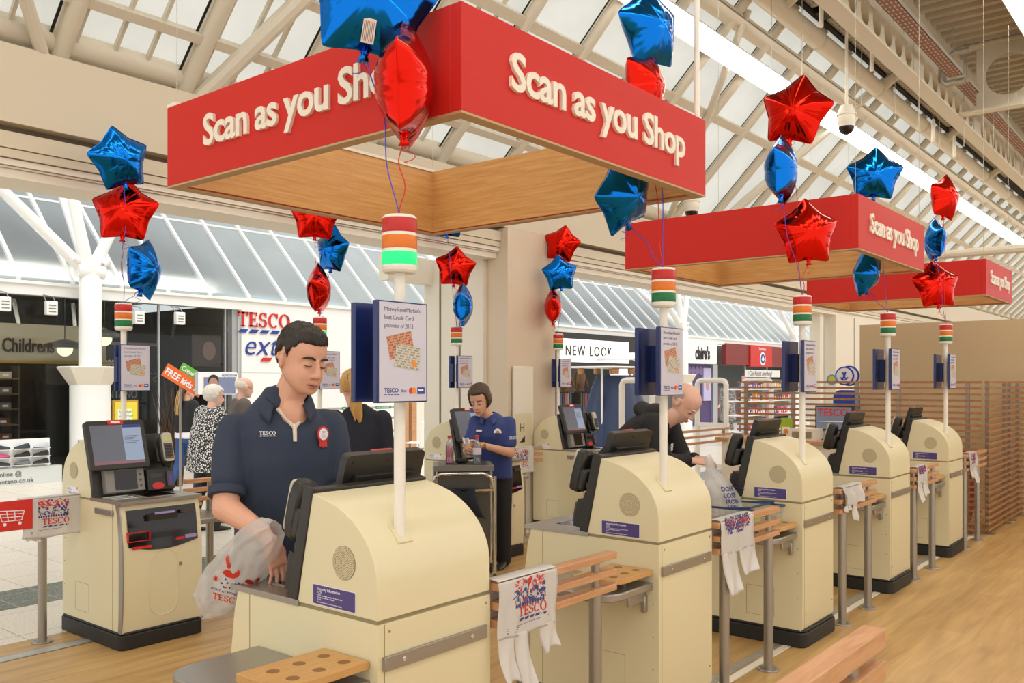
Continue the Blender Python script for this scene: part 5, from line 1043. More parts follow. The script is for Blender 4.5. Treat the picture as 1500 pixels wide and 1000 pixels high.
for s_ in (-1, 1):
    def cf(u, v, s_=s_):
        ph = PI * .80 * u; ri = .079 + .006 * u; ro = .100 + .026 * u * u; r = ri + (ro - ri) * v; zc = 1.607 - .085 * u ** 1.5 + .004 * math.sin(PI * v) - (.052 + .012 * u) * v * v; return (.012 + s_ * r * math.sin(ph), .010 + r * .94 * math.cos(ph) - .028 * u - .012 * u * v, zc)
    b.grid(polo, cf, 22, 6)
b.build('collar', Y_, solid=.006)
b = MB()
def strip(p0, p1, w0, w1):
    pts = []
    for k in range(9):
        f = k / 8; x = p0[0] + (p1[0] - p0[0]) * f; z = p0[1] + (p1[1] - p0[1]) * f; pts.append((x, min(cy(x, z), -.06) - .004, z))
    b.tube(ivory, pts, [w0 + (w1 - w0) * k / 8 for k in range(9)], 8)
strip((-.030, 1.512), (.030, 1.440), .009, .007); strip((.090, 1.512), (.036, 1.440), .009, .007); strip((.033, 1.450), (.033, 1.385), .009, .007)
b.build('placket', Y_)
s = MB(); tesco_mark(s, .0142, F_mY((-.100, 0, 1.412)), lblw, lblw, .002)
s.v = [Vector((p.x, cy(p.x, p.z) + p.y - .002, p.z)) for p in s.v]; s.build('chest_logo', Y_)
ro = MB(); M = Matrix.Translation((.142, cy(.142, 1.385) - .013, 1.41)) @ Matrix.Rotation(math.radians(26), 4, 'Z') @ F_mY((0, 0, 0)) @ Matrix.Scale(.80, 4)
ro.poly(redm, [((.034 if i % 2 else .030) * math.cos(PI * i / 20), (.040 if i % 2 else .036) * math.sin(PI * i / 20)) for i in range(40)], .006, M); ro.poly(lblw, circ(.024, 28, 0, 0, 1.2), .009, M); ro.poly(redm, [(-.020, -.03), (.022, -.03), (.024, -.066), (.010, -.058), (.001, -.068), (-.008, -.058), (-.018, -.064)], .004, M)
for i in range(5): ro.poly(mat('rosette_ink', '#c99b9b', .6), [(-.012 + .002 * (i % 2), .012 - i * .007), (.012 - .003 * (i % 2), .012 - i * .007), (.012 - .003 * (i % 2), .015 - i * .007), (-.012 + .002 * (i % 2), .015 - i * .007)], .0095, M)
ro.build('rosette', Y_)
b = MB(); torso(b, trs, [((0, .02, .84), .172, .12), ((0, .02, .94), .178, .125)]); legs(b, trs, ((-.09, .02, .84), (.09, .02, .84)), ((-.11, .01, .48), (.11, .01, .48)), ((-.11, .05, .08), (.11, .05, .08)), (.098, .072, .072, .062)); garment(b, .012, 4, 'trousers', trs, Y_); shoes(Y_, blk, ((-.11, .04), (.11, .04)))
head_parts(Y_, HM, 'down', hdark)
hair_shell(Y_, hdark, HM, line_short, 1.085, .06, 2, lambda d: .10 * sstep(.25, .75, d.z) + .07 * sstep(.35, .7, d.z) * sstep(-.2, -.7, d.y))
# ---------------------------------------------------------------- woman at the service trolley
R1 = atd(722, 700, 7.75)
W = person('smiling dark haired woman in blue work shirt opening a packet at the grey trolley', R1, -12, None)
hc = (-.085, -.13, 1.455); HM = head_M(hc, -10, 20, -5, 1.02)
sR, eR, wR = (-.150, -.05, 1.255), (-.190, -.15, 1.02), (-.15, -.34, 1.06); sL, eL, wL = (.148, -.01, 1.25), (.180, -.10, 1.005), (-.03, -.31, 1.085)
b = MB(); add_head(b, skin2, HM, .92); b.cap(skin2, (0, -.01, 1.26), .052, (-.07, -.10, 1.38), .048); torso(b, skin2, [((0, .02, .85), .13, .1), ((0, 0, 1.05), .13, .09), ((0, -.02, 1.25), .12, .08)])
arm(b, skin2, sR, eR, wR, (.045, .040, .037, .024)); arm(b, skin2, sL, eL, wL, (.045, .040, .037, .024)); hand(b, skin2, (-.148, -.36, 1.062), (.25, -.7, .15), (.9, .2, -.2), -1, .7, .92); hand(b, skin2, (-.05, -.325, 1.087), (-.8, -.25, .1), (-.1, -.9, -.3), 1, .7, .92)
legs(b, skin2, ((-.08, .03, .84), (.08, .03, .84)), ((-.085, .03, .46), (.085, .03, .46)), ((-.085, .06, .08), (.085, .06, .08)), (.07, .045, .04, .03)); link(remesh(b, .006, 4, 'body', skin2), 'body', W)
b = MB(); torso(b, polo2, [((0, .03, .78), .172, .13), ((0, .02, .92), .165, .125), ((0, .005, 1.05), .158, .12), ((0, -.015, 1.17), .162, .115), ((0, -.025, 1.25), .145, .092), ((-.01, -.035, 1.295), .095, .07), ((-.02, -.04, 1.325), .06, .055)])
for s_, e_ in ((sR, eR), (sL, eL)): s_ = Vector(s_); q = s_.lerp(Vector(e_), .68); b.cap(polo2, s_ + Vector((0, 0, -.004)), .060, q, .062); b.cap(polo2, s_.lerp(Vector((0, -.03, 1.24)), .35), .058, s_, .060)
garment(b, .010, 3, 'work_shirt', polo2, W, folds(.014, 8, 1))
b = MB()
for s_ in (-1, 1): b.grid(polo2, lambda u, v, s_=s_: (-.02 + s_ * (.064 + .032 * v) * math.sin(.45 + 2.65 * (1 - u)), -.040 - (.062 + .034 * v) * math.cos(.45 + 2.65 * (1 - u)) - .022 * u * u, 1.352 - .055 * v - .055 * u * u), 14, 3)
b.build('collar', W, solid=.005)
b = MB(); M = Matrix.Translation((.075, -.143, 1.175)) @ F_mY((0, 0, 0)); b.poly(lblw, [(.035 * math.cos(PI * i / 12), .04 * math.sin(PI * i / 12)) for i in range(13)], .004, M); b.poly(mat('badge_gold', '#b39a4a', .4), [(.018 * math.cos(PI * i / 12), .022 * math.sin(PI * i / 12)) for i in range(13)], .006, M); b.build('chest_badge', W)
b = MB(); tesco_mark(b, .018, Matrix.Translation((.218, -.108, 1.13)) @ Matrix.Rotation(.5, 4, 'Z') @ F_mY((-.05, 0, 0)), lblw, lblw); b.box(lblw, -.115, -.065, -.143, -.139, 1.185, 1.203); b.build('sleeve_logo', W)
b = MB(); b.lathe(mat('watch_gold', '#c9a252', .25, .9), [(.029, -.008), (.031, 0), (.029, .008)], 20, Matrix.Translation((.0, -.285, 1.08)) @ Matrix.Rotation(math.radians(80), 4, 'Y')); b.lathe(mat('watch_gold', '#c9a252', .25, .9), [(.016, 0), (.015, .008)], 16, Matrix.Translation((.0, -.314, 1.08)) @ Matrix.Rotation(PI / 2, 4, 'X')); b.build('wrist_watch', W)
b = MB(); torso(b, trs, [((0, .03, .78), .155, .12), ((0, .03, .90), .158, .12)]); legs(b, trs, ((-.08, .03, .8), (.08, .03, .8)), ((-.09, .03, .46), (.09, .03, .46)), ((-.085, .06, .06), (.085, .06, .06)), (.092, .07, .07, .068)); garment(b, .012, 4, 'trousers', trs, W); shoes(W, blk, ((-.085, .03), (.085, .03)), s=.9)
head_parts(W, HM, 'down', hbrown, lm=mat('lip_rose', '#b4574f', .4)); b = MB(); b.tube(eyew, [(-.013, -.1035, -.0705), (0, -.1065, -.0715), (.013, -.1035, -.0705)], [.001, .0022, .001], 6, M=HM); b.build('teeth', W)
hair_shell(W, hbrown, HM, line_bob, 1.20, .05, 4, lambda d: .12 * sstep(.0, .6, d.z) + .18 * sstep(.2, -.6, d.z) * sstep(.95, .3, abs(d.y)))
b = MB(); b.grid(mat('packet_foil', '#d8d8dc', .25, .6, bump=.4, bscale=30), lambda u, v: (-.145 + .055 * u - .02 * v, -.415 + .01 * math.sin(6 * u), 1.085 + .06 * v + .006 * math.sin(9 * u)), 8, 6); o = b.build('packet', None, solid=.008); o.location = W.location; o.rotation_euler = W.rotation_euler; tag(o, 'small silver packet held in the hands of the woman at the trolley', 'packet')
# ---------------------------------------------------------------- bald man bending over his bag at the third checkout
R2 = atd(914, 700, 6.25)
B_ = person('bald man in black hooded top bending over his shopping at the third checkout', R2, 62, None)
hc = (.02, -.435, 1.475); HM = head_M(hc, -8, 50, 0, 1.06)
sR, eR, wR = (-.19, -.27, 1.33), (-.21, -.36, 1.08), (-.10, -.50, 1.09); sL, eL, wL = (.19, -.26, 1.33), (.22, -.36, 1.06), (.06, -.50, 1.09)
b = MB(); add_head(b, skin3, HM, 1.05); b.cap(skin3, (0, -.28, 1.33), .06, (.015, -.42, 1.42), .055); torso(b, skin3, [((0, .08, .95), .15, .11), ((0, -.05, 1.15), .15, .11), ((0, -.24, 1.32), .14, .09)])
arm(b, skin3, sR, eR, wR); arm(b, skin3, sL, eL, wL); hand(b, skin3, (-.095, -.52, 1.09), (.25, -.85, -.05), (.5, .1, -.9), 1, .75, 1.05); hand(b, skin3, (.055, -.52, 1.09), (-.2, -.85, -.05), (-.5, .1, -.9), -1, .75, 1.05)
legs(b, skin3, ((-.09, .1, .92), (.09, .1, .92)), ((-.1, .04, .48), (.1, .04, .48)), ((-.1, .08, .08), (.1, .08, .08)), (.08, .05, .045, .035)); link(remesh(b, .006, 5, 'body', skin3), 'body', B_)
b = MB(); torso(b, hood, [((0, .10, .86), .185, .14), ((0, .06, 1.0), .185, .145), ((0, -.05, 1.15), .19, .145), ((0, -.16, 1.26), .20, .14), ((0, -.24, 1.335), .185, .11), ((0, -.30, 1.385), .10, .075)])
for s_, e_, w_ in ((sR, eR, wR), (sL, eL, wL)): b.cap(hood, s_, .078, e_, .062); b.cap(hood, e_, .062, Vector(e_).lerp(Vector(w_), .9), .046)
garment(b, .010, 4, 'hooded_top', hood, B_, folds(.016, 7, 5))
b = MB(); b.ell(hood, (0, -.17, 1.40), (.14, .10, .06), 20, 12, None, Matrix.Rotation(.7, 3, 'X')); b.ell(hood, (0, -.22, 1.41), (.12, .08, .06)); garment(b, .012, 5, 'hood', hood, B_, folds(.012, 12, 2))
b = MB(); b.text(lblw, 'GAP', .07, Matrix.Translation((.04, -.335, 1.14)) @ Matrix.Rotation(.2, 4, 'Z') @ F_mY((-.05, 0, 0)), .003, bold=.02); b.build('chest_print', B_)
b = MB(); torso(b, trs, [((0, .10, .84), .165, .125), ((0, .09, .95), .17, .125)]); legs(b, trs, ((-.09, .1, .86), (.09, .1, .86)), ((-.11, .04, .48), (.11, .04, .48)), ((-.1, .08, .08), (.1, .08, .08)), (.1, .075, .075, .065)); garment(b, .014, 4, 'trousers', trs, B_); shoes(B_, blk, ((-.1, .06), (.1, .06)))
head_parts(B_, HM, 'down', hwhite); hair_shell(B_, mat('hair_cropped_grey', '#a89a8c', .7), HM, line_bald, 1.035, .012, 6)
# ---------------------------------------------------------------- blonde woman seen from behind
R3 = atd(524, 700, 6.05)
L_ = person('blonde woman with ponytail in dark navy fleece, seen from behind', R3, 165, None)
hc = (.05, -.03, 1.575); HM = head_M(hc, 22, 6, 0, 1.03)
b = MB(); add_head(b, skin3, HM, .95); b.cap(skin3, (0, 0, 1.40), .052, (.04, -.01, 1.5), .05); torso(b, skin3, [((0, 0, .9), .13, .1), ((0, 0, 1.15), .13, .1), ((0, 0, 1.38), .13, .08)])
sR, eR, wR, sL, eL, wL = (-.175, 0, 1.36), (-.21, -.04, 1.08), (-.14, -.27, 1.02), (.175, 0, 1.36), (.21, -.04, 1.08), (.14, -.27, 1.02)
arm(b, skin3, sR, eR, wR); arm(b, skin3, sL, eL, wL); hand(b, skin3, (-.135, -.29, 1.02), (0, -.9, -.2), (.2, 0, -1), 1, .5, .92); hand(b, skin3, (.135, -.29, 1.02), (0, -.9, -.2), (-.2, 0, -1), -1, .5, .92)
legs(b, skin3, ((-.08, 0, .88), (.08, 0, .88)), ((-.085, 0, .47), (.085, 0, .47)), ((-.085, .03, .08), (.085, .03, .08)), (.07, .045, .04, .03)); link(remesh(b, .007, 4, 'body', skin3), 'body', L_)
b = MB(); torso(b, navyf, [((0, .0, .84), .18, .135), ((0, .0, .98), .17, .13), ((0, .0, 1.15), .168, .125), ((0, .0, 1.29), .18, .12), ((0, 0, 1.38), .155, .095), ((.02, 0, 1.45), .075, .065)])
for s_, e_, w_ in ((sR, eR, wR), (sL, eL, wL)): b.cap(navyf, s_, .068, e_, .06); b.cap(navyf, e_, .058, Vector(e_).lerp(Vector(w_), .9), .042)
garment(b, .010, 4, 'fleece', navyf, L_, folds(.012, 7, 8)); b = MB(); torso(b, trs, [((0, 0, .8), .16, .12), ((0, 0, .92), .165, .12)]); legs(b, trs, ((-.08, 0, .84), (.08, 0, .84)), ((-.09, 0, .47), (.09, 0, .47)), ((-.085, .03, .06), (.085, .03, .06)), (.09, .07, .07, .06)); garment(b, .014, 3, 'trousers', trs, L_); shoes(L_, blk, ((-.085, .02), (.085, .02)), s=.9)
head_parts(L_, HM, 'open', hblond); hair_shell(L_, hblond, HM, line_short, 1.12, .04, 9)
b = MB(); b.tube(hblond, [HM @ Vector(p) for p in ((0, .105, .06), (-.005, .145, .062), (-.02, .165, .02), (-.035, .15, -.06), (-.035, .135, -.13), (-.05, .13, -.20), (-.06, .12, -.26))], [.024, .032, .040, .042, .036, .024, .004], 14); b.tube(hblond, [HM @ Vector(p) for p in ((-.02, .15, .03), (-.015, .16, -.06), (-.01, .14, -.15), (-.025, .125, -.23))], [.02, .026, .022, .003], 10); b.build('ponytail', L_); b = MB(); b.lathe(blk, [(.026, -.008), (.031, 0), (.026, .008)], 16, HM @ Matrix.Translation((0, .118, .06)) @ Matrix.Rotation(PI / 2, 4, 'X')); b.build('hair_tie', L_)
# ---------------------------------------------------------------- people in the mall
knit = bpy.data.materials.new('black_white_knit'); knit.use_nodes = True; n_ = knit.node_tree.nodes; l_ = knit.node_tree.links; MATS['black_white_knit'] = knit
tc = n_.new('ShaderNodeTexCoord'); vo = n_.new('ShaderNodeTexVoronoi'); vo.inputs['Scale'].default_value = 62; cr = n_.new('ShaderNodeValToRGB'); cr.color_ramp.interpolation = 'CONSTANT'; cr.color_ramp.elements[0].color = (.78, .76, .72, 1); cr.color_ramp.elements[1].position = .42; cr.color_ramp.elements[1].color = (.03, .03, .035, 1)
l_.new(tc.outputs['Object'], vo.inputs['Vector']); l_.new(vo.outputs['Distance'], cr.inputs[0]); l_.new(cr.outputs[0], n_['Principled BSDF'].inputs['Base Color']); n_['Principled BSDF'].inputs['Roughness'].default_value = .9
def walker(label, at, a, H, top, legm, hairfn, skinm, lean=0, coat=.62, hyaw=0, stride=.12, bulk=1.0, extra=None):
    t = person(label, at, a, None); k = H / 1.7; S_ = lambda p: (p[0] * k, p[1] * k - lean * max(0, p[2] - .9) * k, p[2] * k)
    HM = head_M(S_((0, -.03, 1.585)), hyaw, 10, 0, k * 1.02); b = MB(); add_head(b, skinm, HM); b.cap(skinm, S_((0, 0, 1.42)), .05, S_((0, -.01, 1.52)), .048)
    torso(b, skinm, [(S_((0, 0, .9)), .12, .09), (S_((0, 0, 1.38)), .12, .08)])
    J = [(S_((s * .17, 0, 1.38)), S_((s * .22, .02, 1.10)), S_((s * .17, -.2, .95))) for s in (-1, 1)]
    for s_, (p, e, w_) in zip((1, -1), J): arm(b, skinm, p, e, w_); hand(b, skinm, w_, (0, -.6, -.5), (-s_ * .5, 0, -.5), s_, .6, .9 * k)
    hk = [(S_((-.08, 0, .88)), S_((-.09, -stride * .8, .47)), S_((-.09, -stride * .6, .07))), (S_((.08, 0, .88)), S_((.09, stride * .3, .47)), S_((.09, stride * 1.4, .09)))]
    for h_, kn, an in hk: b.cap(skinm, h_, .065, kn, .045); b.cap(skinm, kn, .042, an, .03)
    link(remesh(b, .009, 3, 'body', skinm), 'body', t)
    b = MB(); torso(b, top, [(S_((0, 0, coat)), .20 * bulk, .16 * bulk), (S_((0, 0, .95)), .185 * bulk, .145 * bulk), (S_((0, 0, 1.2)), .185 * bulk, .135 * bulk), (S_((0, 0, 1.37)), .165 * bulk, .10), (S_((0, 0, 1.45)), .08, .07)])
    for p, e, w_ in J: b.cap(top, p, .075 * bulk, e, .062 * bulk); b.cap(top, e, .06 * bulk, Vector(e).lerp(Vector(w_), .9), .045)
    garment(b, .013, 3, 'jacket', top, t, folds(.012, 7, H)); b = MB(); torso(b, legm, [(S_((0, 0, .8)), .15, .12), (S_((0, 0, .93)), .155, .12)])
    for h_, kn, an in hk: b.cap(legm, h_, .09, kn, .066); b.cap(legm, kn, .064, an, .052)
    garment(b, .014, 3, 'trousers', legm, t); shoes(t, blk, [(an[0], an[1]) for _, _, an in hk], s=.92); head_parts(t, HM, 'open', hbrown, lips=False); hairfn(t, HM)
    return t, HM, k
R4 = atd(303, 700, 9.6); walker('elderly woman with white hair and black and white patterned jacket, seen from behind', R4, 140, 1.56, knit, trs, lambda t, M: hair_shell(t, hwhite, M, line_bob, 1.20, .07, 3, lambda d: .08), skin3, .10, .70, -25, .1, 1.18)
R5 = atd(347, 700, 10.15); walker('elderly bald man in grey brown jacket beside the patterned jacket', R5, 120, 1.66, greyj, trs, lambda t, M: (hair_shell(t, hwhite, M, line_bald, 1.06, .03, 5), MB().tube(mat('spectacle_frame', '#6b6660', .3, .6), [M @ Vector(p) for p in ((-.078, .0, .0), (-.066, -.07, .004), (-.034, -.100, -.002), (0, -.099, .004), (.034, -.100, -.002), (.066, -.07, .004), (.078, 0, 0))], .0025, 6).build('spectacles', t)), skin3, .08, .75, 10, .1, 1.12)
def long_hair(t, M):
    hair_shell(t, hbrown, M, line_short, 1.12, .03, 1); b = MB()
    for i in range(9): 
        x = -.07 + i * .0175; b.tube(hblond if i % 3 else hbrown, [M @ Vector(p) for p in ((x * .7, .07, .05), (x * 1.05, .105, -.04), (x * 1.2, .11, -.16), (x * 1.1, .105, -.30), (x, .10, -.38))], [.02, .024, .023, .018, .003], 8)
    b.build('long_hair', t)
R6 = atd(273, 700, 12.7); t, HM, k = walker('young woman with long brown hair, black top and blue jeans walking away in the mall', R6, 150, 1.58, mat('top_black', '#1c1c1e', .8), jean, long_hair, skin3, 0, 1.0, -20, .2, .92)
b = MB(); torso(b, lblw, [((0, 0, .80), .17, .13), ((0, 0, .95), .165, .125)]); garment(b, .014, 2, 'shirt_hem', lblw, t)
R7 = atd(1066, 700, 27); walker('distant woman in black and white patterned dress beside the security gates', R7, -40, 1.62, knit, knit, lambda t, M: hair_shell(t, hbrown, M, line_bob, 1.15, .05, 7), skin3, .1, .45, 0, .12, 1.2)
# ================================================================== carrier bags, trolley, small goods
film = bpy.data.materials.new('bag_film'); film.use_nodes = True; MATS['bag_film'] = film; n_ = film.node_tree.nodes; l_ = film.node_tree.links; pb = n_['Principled BSDF']
pb.inputs['Base Color'].default_value = lin('#e9e6e2'); pb.inputs['Roughness'].default_value = .3; tl = n_.new('ShaderNodeBsdfTranslucent'); tl.inputs[0].default_value = lin('#e9e6e2'); mx = n_.new('ShaderNodeMixShader'); mx.inputs[0].default_value = .35; l_.new(pb.outputs[0], mx.inputs[1]); l_.new(tl.outputs[0], mx.inputs[2])
l_.new(mx.outputs[0], n_['Material Output'].inputs[0])
thin = film.copy(); thin.name = 'bag_film_clear'; MATS['bag_film_clear'] = thin; n2 = thin.node_tree.nodes; l2 = thin.node_tree.links; tr_ = n2.new('ShaderNodeBsdfTransparent'); m2 = n2.new('ShaderNodeMixShader'); m2.inputs[0].default_value = .42
src = [x for x in n2 if x.type == 'MIX_SHADER' and x is not m2][0]; l2.new(src.outputs[0], m2.inputs[1]); l2.new(tr_.outputs[0], m2.inputs[2]); l2.new(m2.outputs[0], n2['Material Output'].inputs[0])
pblue = mat('print_navy', '#33407f', .5); pred = mat('print_red', '#cc3326', .5)
def motif(p, w, h, M, seed):                              # loose folk-print shapes: leaves, petals, small ovals
    r = random.Random(seed); n = 0
    while n < 120:
        x, y = r.uniform(0, w), r.uniform(0, h); a = r.uniform(0, PI); c = pred if y > h * .55 and r.random() < .7 or r.random() < .2 else pblue; L = r.uniform(.006, .014); k = r.choice((0, 1, 2))
        T = M @ Matrix.Translation((x, y, 0)) @ Matrix.Rotation(a, 4, 'Z')
        if k == 0: p.poly(c, [(-L, 0), (-L * .3, L * .35), (L, 0), (-L * .3, -L * .35)], .0006, T)
        elif k == 1: p.poly(c, circ(L * .6, 9), .0006, T)
        else: p.poly(c, [(-L, -.0015), (L, -.0015), (L, .0015), (-L, .0015)], .0006, T)
        n += 1
def draped_bag(x, w, h, label, y=2.03, top=.912, legs_=((.0, .30, .11), (.62, 1.0, .09)), prt=True, seed=1, back=.16, yd=-1, mirror=False, crumple=.004):
    t = thing('carrier_bag', label, 'carrier bag', (x, y, top), 0, 'white bags on the barriers'); r = random.Random(seed); ph = [r.uniform(0, 6) for _ in range(6)]; f0 = .034
    def wave(X, Z): return crumple * (math.sin(X * 38 + ph[0] + Z * 9) + .6 * math.sin(X * 71 + ph[1] - Z * 14)) * min(1, (-Z) / .05 if Z < 0 else 0) + .012 * max(0, -Z) + .3 * max(0, -Z - h) ** 1.3
    Y = lambda X, Z: yd * (f0 + max(0, wave(X, Z)) + abs(wave(X, Z)) * .3)
    b = MB()
    b.grid(film, lambda u, v: (w * u + .006 * math.sin(v * 5 + ph[2]), Y(w * u, -h * v), -h * v + .004 * math.sin(u * 9 + ph[3]) * v), 26, 18)
    b.grid(film, lambda u, v: (w * u, yd * f0 * math.cos(PI * v), .004 + .006 * math.sin(PI * v)), 26, 6)
    b.grid(film, lambda u, v: (w * u + .01 * v, -yd * (f0 + abs(wave(w * u, -back * v))), -back * v), 20, 10)
    b.build('body', t, solid=.0012)
    for a, c, l in legs_:
        b = MB(); n = 14
        b.grid(film, lambda u, v: (w * (a + (c - a) * (.5 + (u - .5) * (1 - .12 * v))) + .012 * math.sin(v * 3 + ph[4]) * v, Y(w * (a + (c - a) * u), -h - l * v) + .01 * math.sin(u * 7 + v * 4) * v + .001 + (.012 * v), -h + .012 - l * v + .008 * math.sin(u * 5 + ph[5]) * v), 12, n); b.build('handle', t, solid=.0015)
    if prt:
        p = MB(); M = F_mY((0, 0, 0)) if yd < 0 else F_pY((w, 0, 0)); m = M @ Matrix.Translation((w * .26, -h * .98, 0))
        if prt == 1:
            motif(p, w * .52, h * .40, M @ Matrix.Translation((w * .25, -h * .44, 0)), seed)
            for i in range(12): p.poly(pblue, circ(.006, 8, w * .27 + i * w * .042, -h * .47, 1.3), .0006, M)
            tesco_mark(p, w * .105, M @ Matrix.Translation((w * .33, -h * .68, 0)), pred, pblue, .0008); p.poly(pblue, [(w * .25, -h * .80), (w * .84, -h * .80), (w * .84, -h * .807), (w * .25, -h * .807)], .0006, M)
            for i in range(3): p.poly(pblue, [(w * .14, -h * (.83 + .035 * i)), (w * (.30 - .02 * i), -h * (.83 + .035 * i)), (w * (.30 - .02 * i), -h * (.843 + .035 * i)), (w * .14, -h * (.843 + .035 * i))], .0006, M)
        else:
            motif(p, w * .7, h * .28, M @ Matrix.Translation((w * .15, -h * .30, 0)), seed); p.text(pblue, 'BAGS FOR LIFE', w * .13, M @ Matrix.Translation((w * .12, -h * .12, 0)), .0006, bold=.03, sx=.8); p.text(pblue, 'REUSED', w * .17, M @ Matrix.Translation((w * .2, -h * .42, 0)), .0006, bold=.03, sx=.8)
        off = f0 * yd
        p.v = [Vector((q.x, Y(q.x, q.z) + (q.y * 1.0) + yd * .0016, q.z)) for q in p.v]; p.build('print', t)
    return t
draped_bag(2.375, .345, .205, 'printed white bag draped over the nearest barrier in front of the second checkout', prt=1, legs_=((.0, .24, .165), (.25, .48, .21), (.68, 1.0, .10)), seed=2)
draped_bag(4.105, .40, .17, 'long white bag with cut handles hanging on the second barrier', prt=2, legs_=((.04, .46, .21), (.52, 1.0, .14)), seed=4)
draped_bag(5.90, .38, .12, 'crumpled white bag bunched on the third barrier', prt=0, legs_=((.0, .4, .05), (.4, .8, .12)), seed=7, crumple=.014)
draped_bag(7.66, .30, .13, 'small white bag with print hanging on the fourth barrier', prt=2, legs_=((.0, .45, .16), (.5, 1.0, .12)), seed=9)
draped_bag(9.50, .30, .13, 'white bag with red print on the farthest barrier', prt=1, legs_=((.0, .45, .12), (.45, 1.0, .18)), seed=12)
draped_bag(2.30, .36, .24, 'printed white bag draped over the barrier at the left edge', y=5.743, top=.895, prt=1, legs_=((.05, .3, .03),), seed=15)
barrier(6.60, 7.55, (6.75, 7.25), 5.75, 'short barrier between the two back row checkouts by the pier', group=None, rails=(.765, .83, .895))
draped_bag(6.98, .40, .26, 'printed white bag beside the cream pier, behind the woman', y=5.75, top=.927, prt=1, legs_=((.1, .5, .05),), seed=18)
b = MB(); b.box(redm, 6.66, 6.9, 5.70, 5.706, .80, .92); b.text(lblw, 'No trolleys', .04, F_mY((6.68, 5.699, .85)), .001); tag(b.build('trolley_notice'), 'small red notice on the barrier behind the woman', 'notice')
b = MB(); b.box(creamw, 7.42, 7.75, 6.0, 6.04, 0, 1.78); tag(b.build('display_board', bev=.01), 'tall pale panel leaning against the front of the cream pier', 'panel')
b = MB(); b.box(mat('sign_cream', '#d9cfae', .5), 7.37, 7.66, 5.95, 5.96, .75, 1.27); b.text(mat('sign_brown', '#6d5f46', .5), 'H', .12, F_mY((7.44, 5.949, 1.08)), .001, bold=.01); b.poly(blk, [(0, 0), (.09, 0), (.09, .07)], .001, F_mY((7.44, 5.949, .96))); tag(b.build('pier_sign'), 'cream sign with letter H on the front of the cream pier', 'sign')
# bag held by the young man
def loft_bag(name, label, m, axis, fold, seed, mouth_open=True, group=None):
    ax2 = []
    for A_, B_ in zip(axis, axis[1:]): ax2 += [tuple(A_[0].lerp(B_[0], f / 4) if k == 0 else A_[k] + (B_[k] - A_[k]) * f / 4 for k in range(4)) for f in range(4)]
    axis = ax2 + [axis[-1]]
    r = random.Random(seed); o = Vector(axis[-1][0]); t = thing(name, label, 'carrier bag', o, 0, group); rs = []; n = 80; ph = [r.uniform(0, 6) for _ in range(5)]
    for i, (p, a, b_, ang) in enumerate(axis):
        p = Vector(p); d = Vector(axis[min(i + 1, len(axis) - 1)][0]) - Vector(axis[max(i - 1, 0)][0]); d.normalize(); x = UPV - d * UPV.dot(d)
        if x.length < .2: x = RGT - d * RGT.dot(d)
        x.normalize(); y = d.cross(x); f = i / (len(axis) - 1); ring = []
        for j in range(n):
            q = 2 * PI * j / n; k = 1 + fold * (math.sin(q * 5 + ph[0] + f * 3) + .6 * math.sin(q * 9 + ph[1] - f * 4) + .4 * math.sin(q * 14 + ph[2] + 5 * f)); c, s = math.cos(q), math.sin(q); c2, s2 = c * math.cos(ang) - s * math.sin(ang), c * math.sin(ang) + s * math.cos(ang)
            q_ = p + x * (a * k * c) + y * (b_ * k * s) - o; ring.append(q_ + noise.noise_vector(q_ * 22 + Vector((seed, 0, 0))) * .008 + noise.noise_vector(q_ * 55) * .004)
        rs.append(ring)
    b = MB(); b.rings(m, rs, False); b.f.append(tuple(range((len(rs) - 1) * n, len(rs) * n))); b.fm.append(0); b.sm.append(True); b.build('body', t, ang=180); return t
P = lambda u, v, d: atd(u, v, d)
hb = loft_bag('carrier_bag', 'translucent white bag with red print held by the young man', thin, [(P(404, 774, 3.14), .030, .025, 0), (P(399, 778, 3.15), .050, .045, 0), (P(386, 788, 3.18), .072, .07, 0), (P(374, 806, 3.22), .090, .085, 0), (P(352, 832, 3.27), .098, .09, 0), (P(331, 856, 3.31), .094, .08, 0), (P(314, 874, 3.34), .080, .06, 0), (P(300, 884, 3.36), .062, .03, 0), (P(291, 890, 3.37), .050, .006, 0)], .055, 3)
# print on the side of the bag towards the aisle
def onto(p, root, off=.003):
    me = [c for c in root.children if c.name.startswith('body')][0].data; bv = BVHTree.FromPolygons([v.co + root.location for v in me.vertices], [tuple(q.vertices) for q in me.polygons]); out = []
    for q in p.v:
        h = bv.ray_cast(q - FWD * .6, FWD); out.append((h[0] if h[0] else q) - FWD * off)
    p.v = [q - root.location for q in out]; p.build('print', root)
p = MB(); A = Matrix.Translation(P(334, 846, 3.2)) @ Matrix.Rotation(YAW - PI / 2, 4, 'Z') @ Matrix.Rotation(math.radians(12), 4, 'Y')
fm = F_mY((0, 0, 0)); r = random.Random(4)
bird = [(-.02, 0), (.0, .022), (.03, .026), (.05, .01), (.075, .03), (.08, .05), (.09, .03), (.085, .0), (.055, -.02), (.01, -.022)]
p.poly(pred, [(x * .62 - .008, y * .62 + .02) for x, y in bird], .001, A @ fm)
for k in range(3): p.poly(pred, [(.012 * math.cos(q) * .6 + .004 - k * .006, .020 * math.sin(q) * .6 + .052 + k * .012) for q in [2 * PI * i / 12 for i in range(12)]], .001, A @ fm)
for k in range(8): a = k * PI / 4; p.poly(pred, [(-.045 + .004 * math.cos(a + 1.6), -.012 + .004 * math.sin(a + 1.6)), (-.045 + .016 * math.cos(a), -.012 + .016 * math.sin(a)), (-.045 + .004 * math.cos(a - 1.6), -.012 + .004 * math.sin(a - 1.6))], .001, A @ fm)
p.poly(pred, [(x * .4 + .075, y * .4 + .008) for x, y in bird], .001, A @ fm)
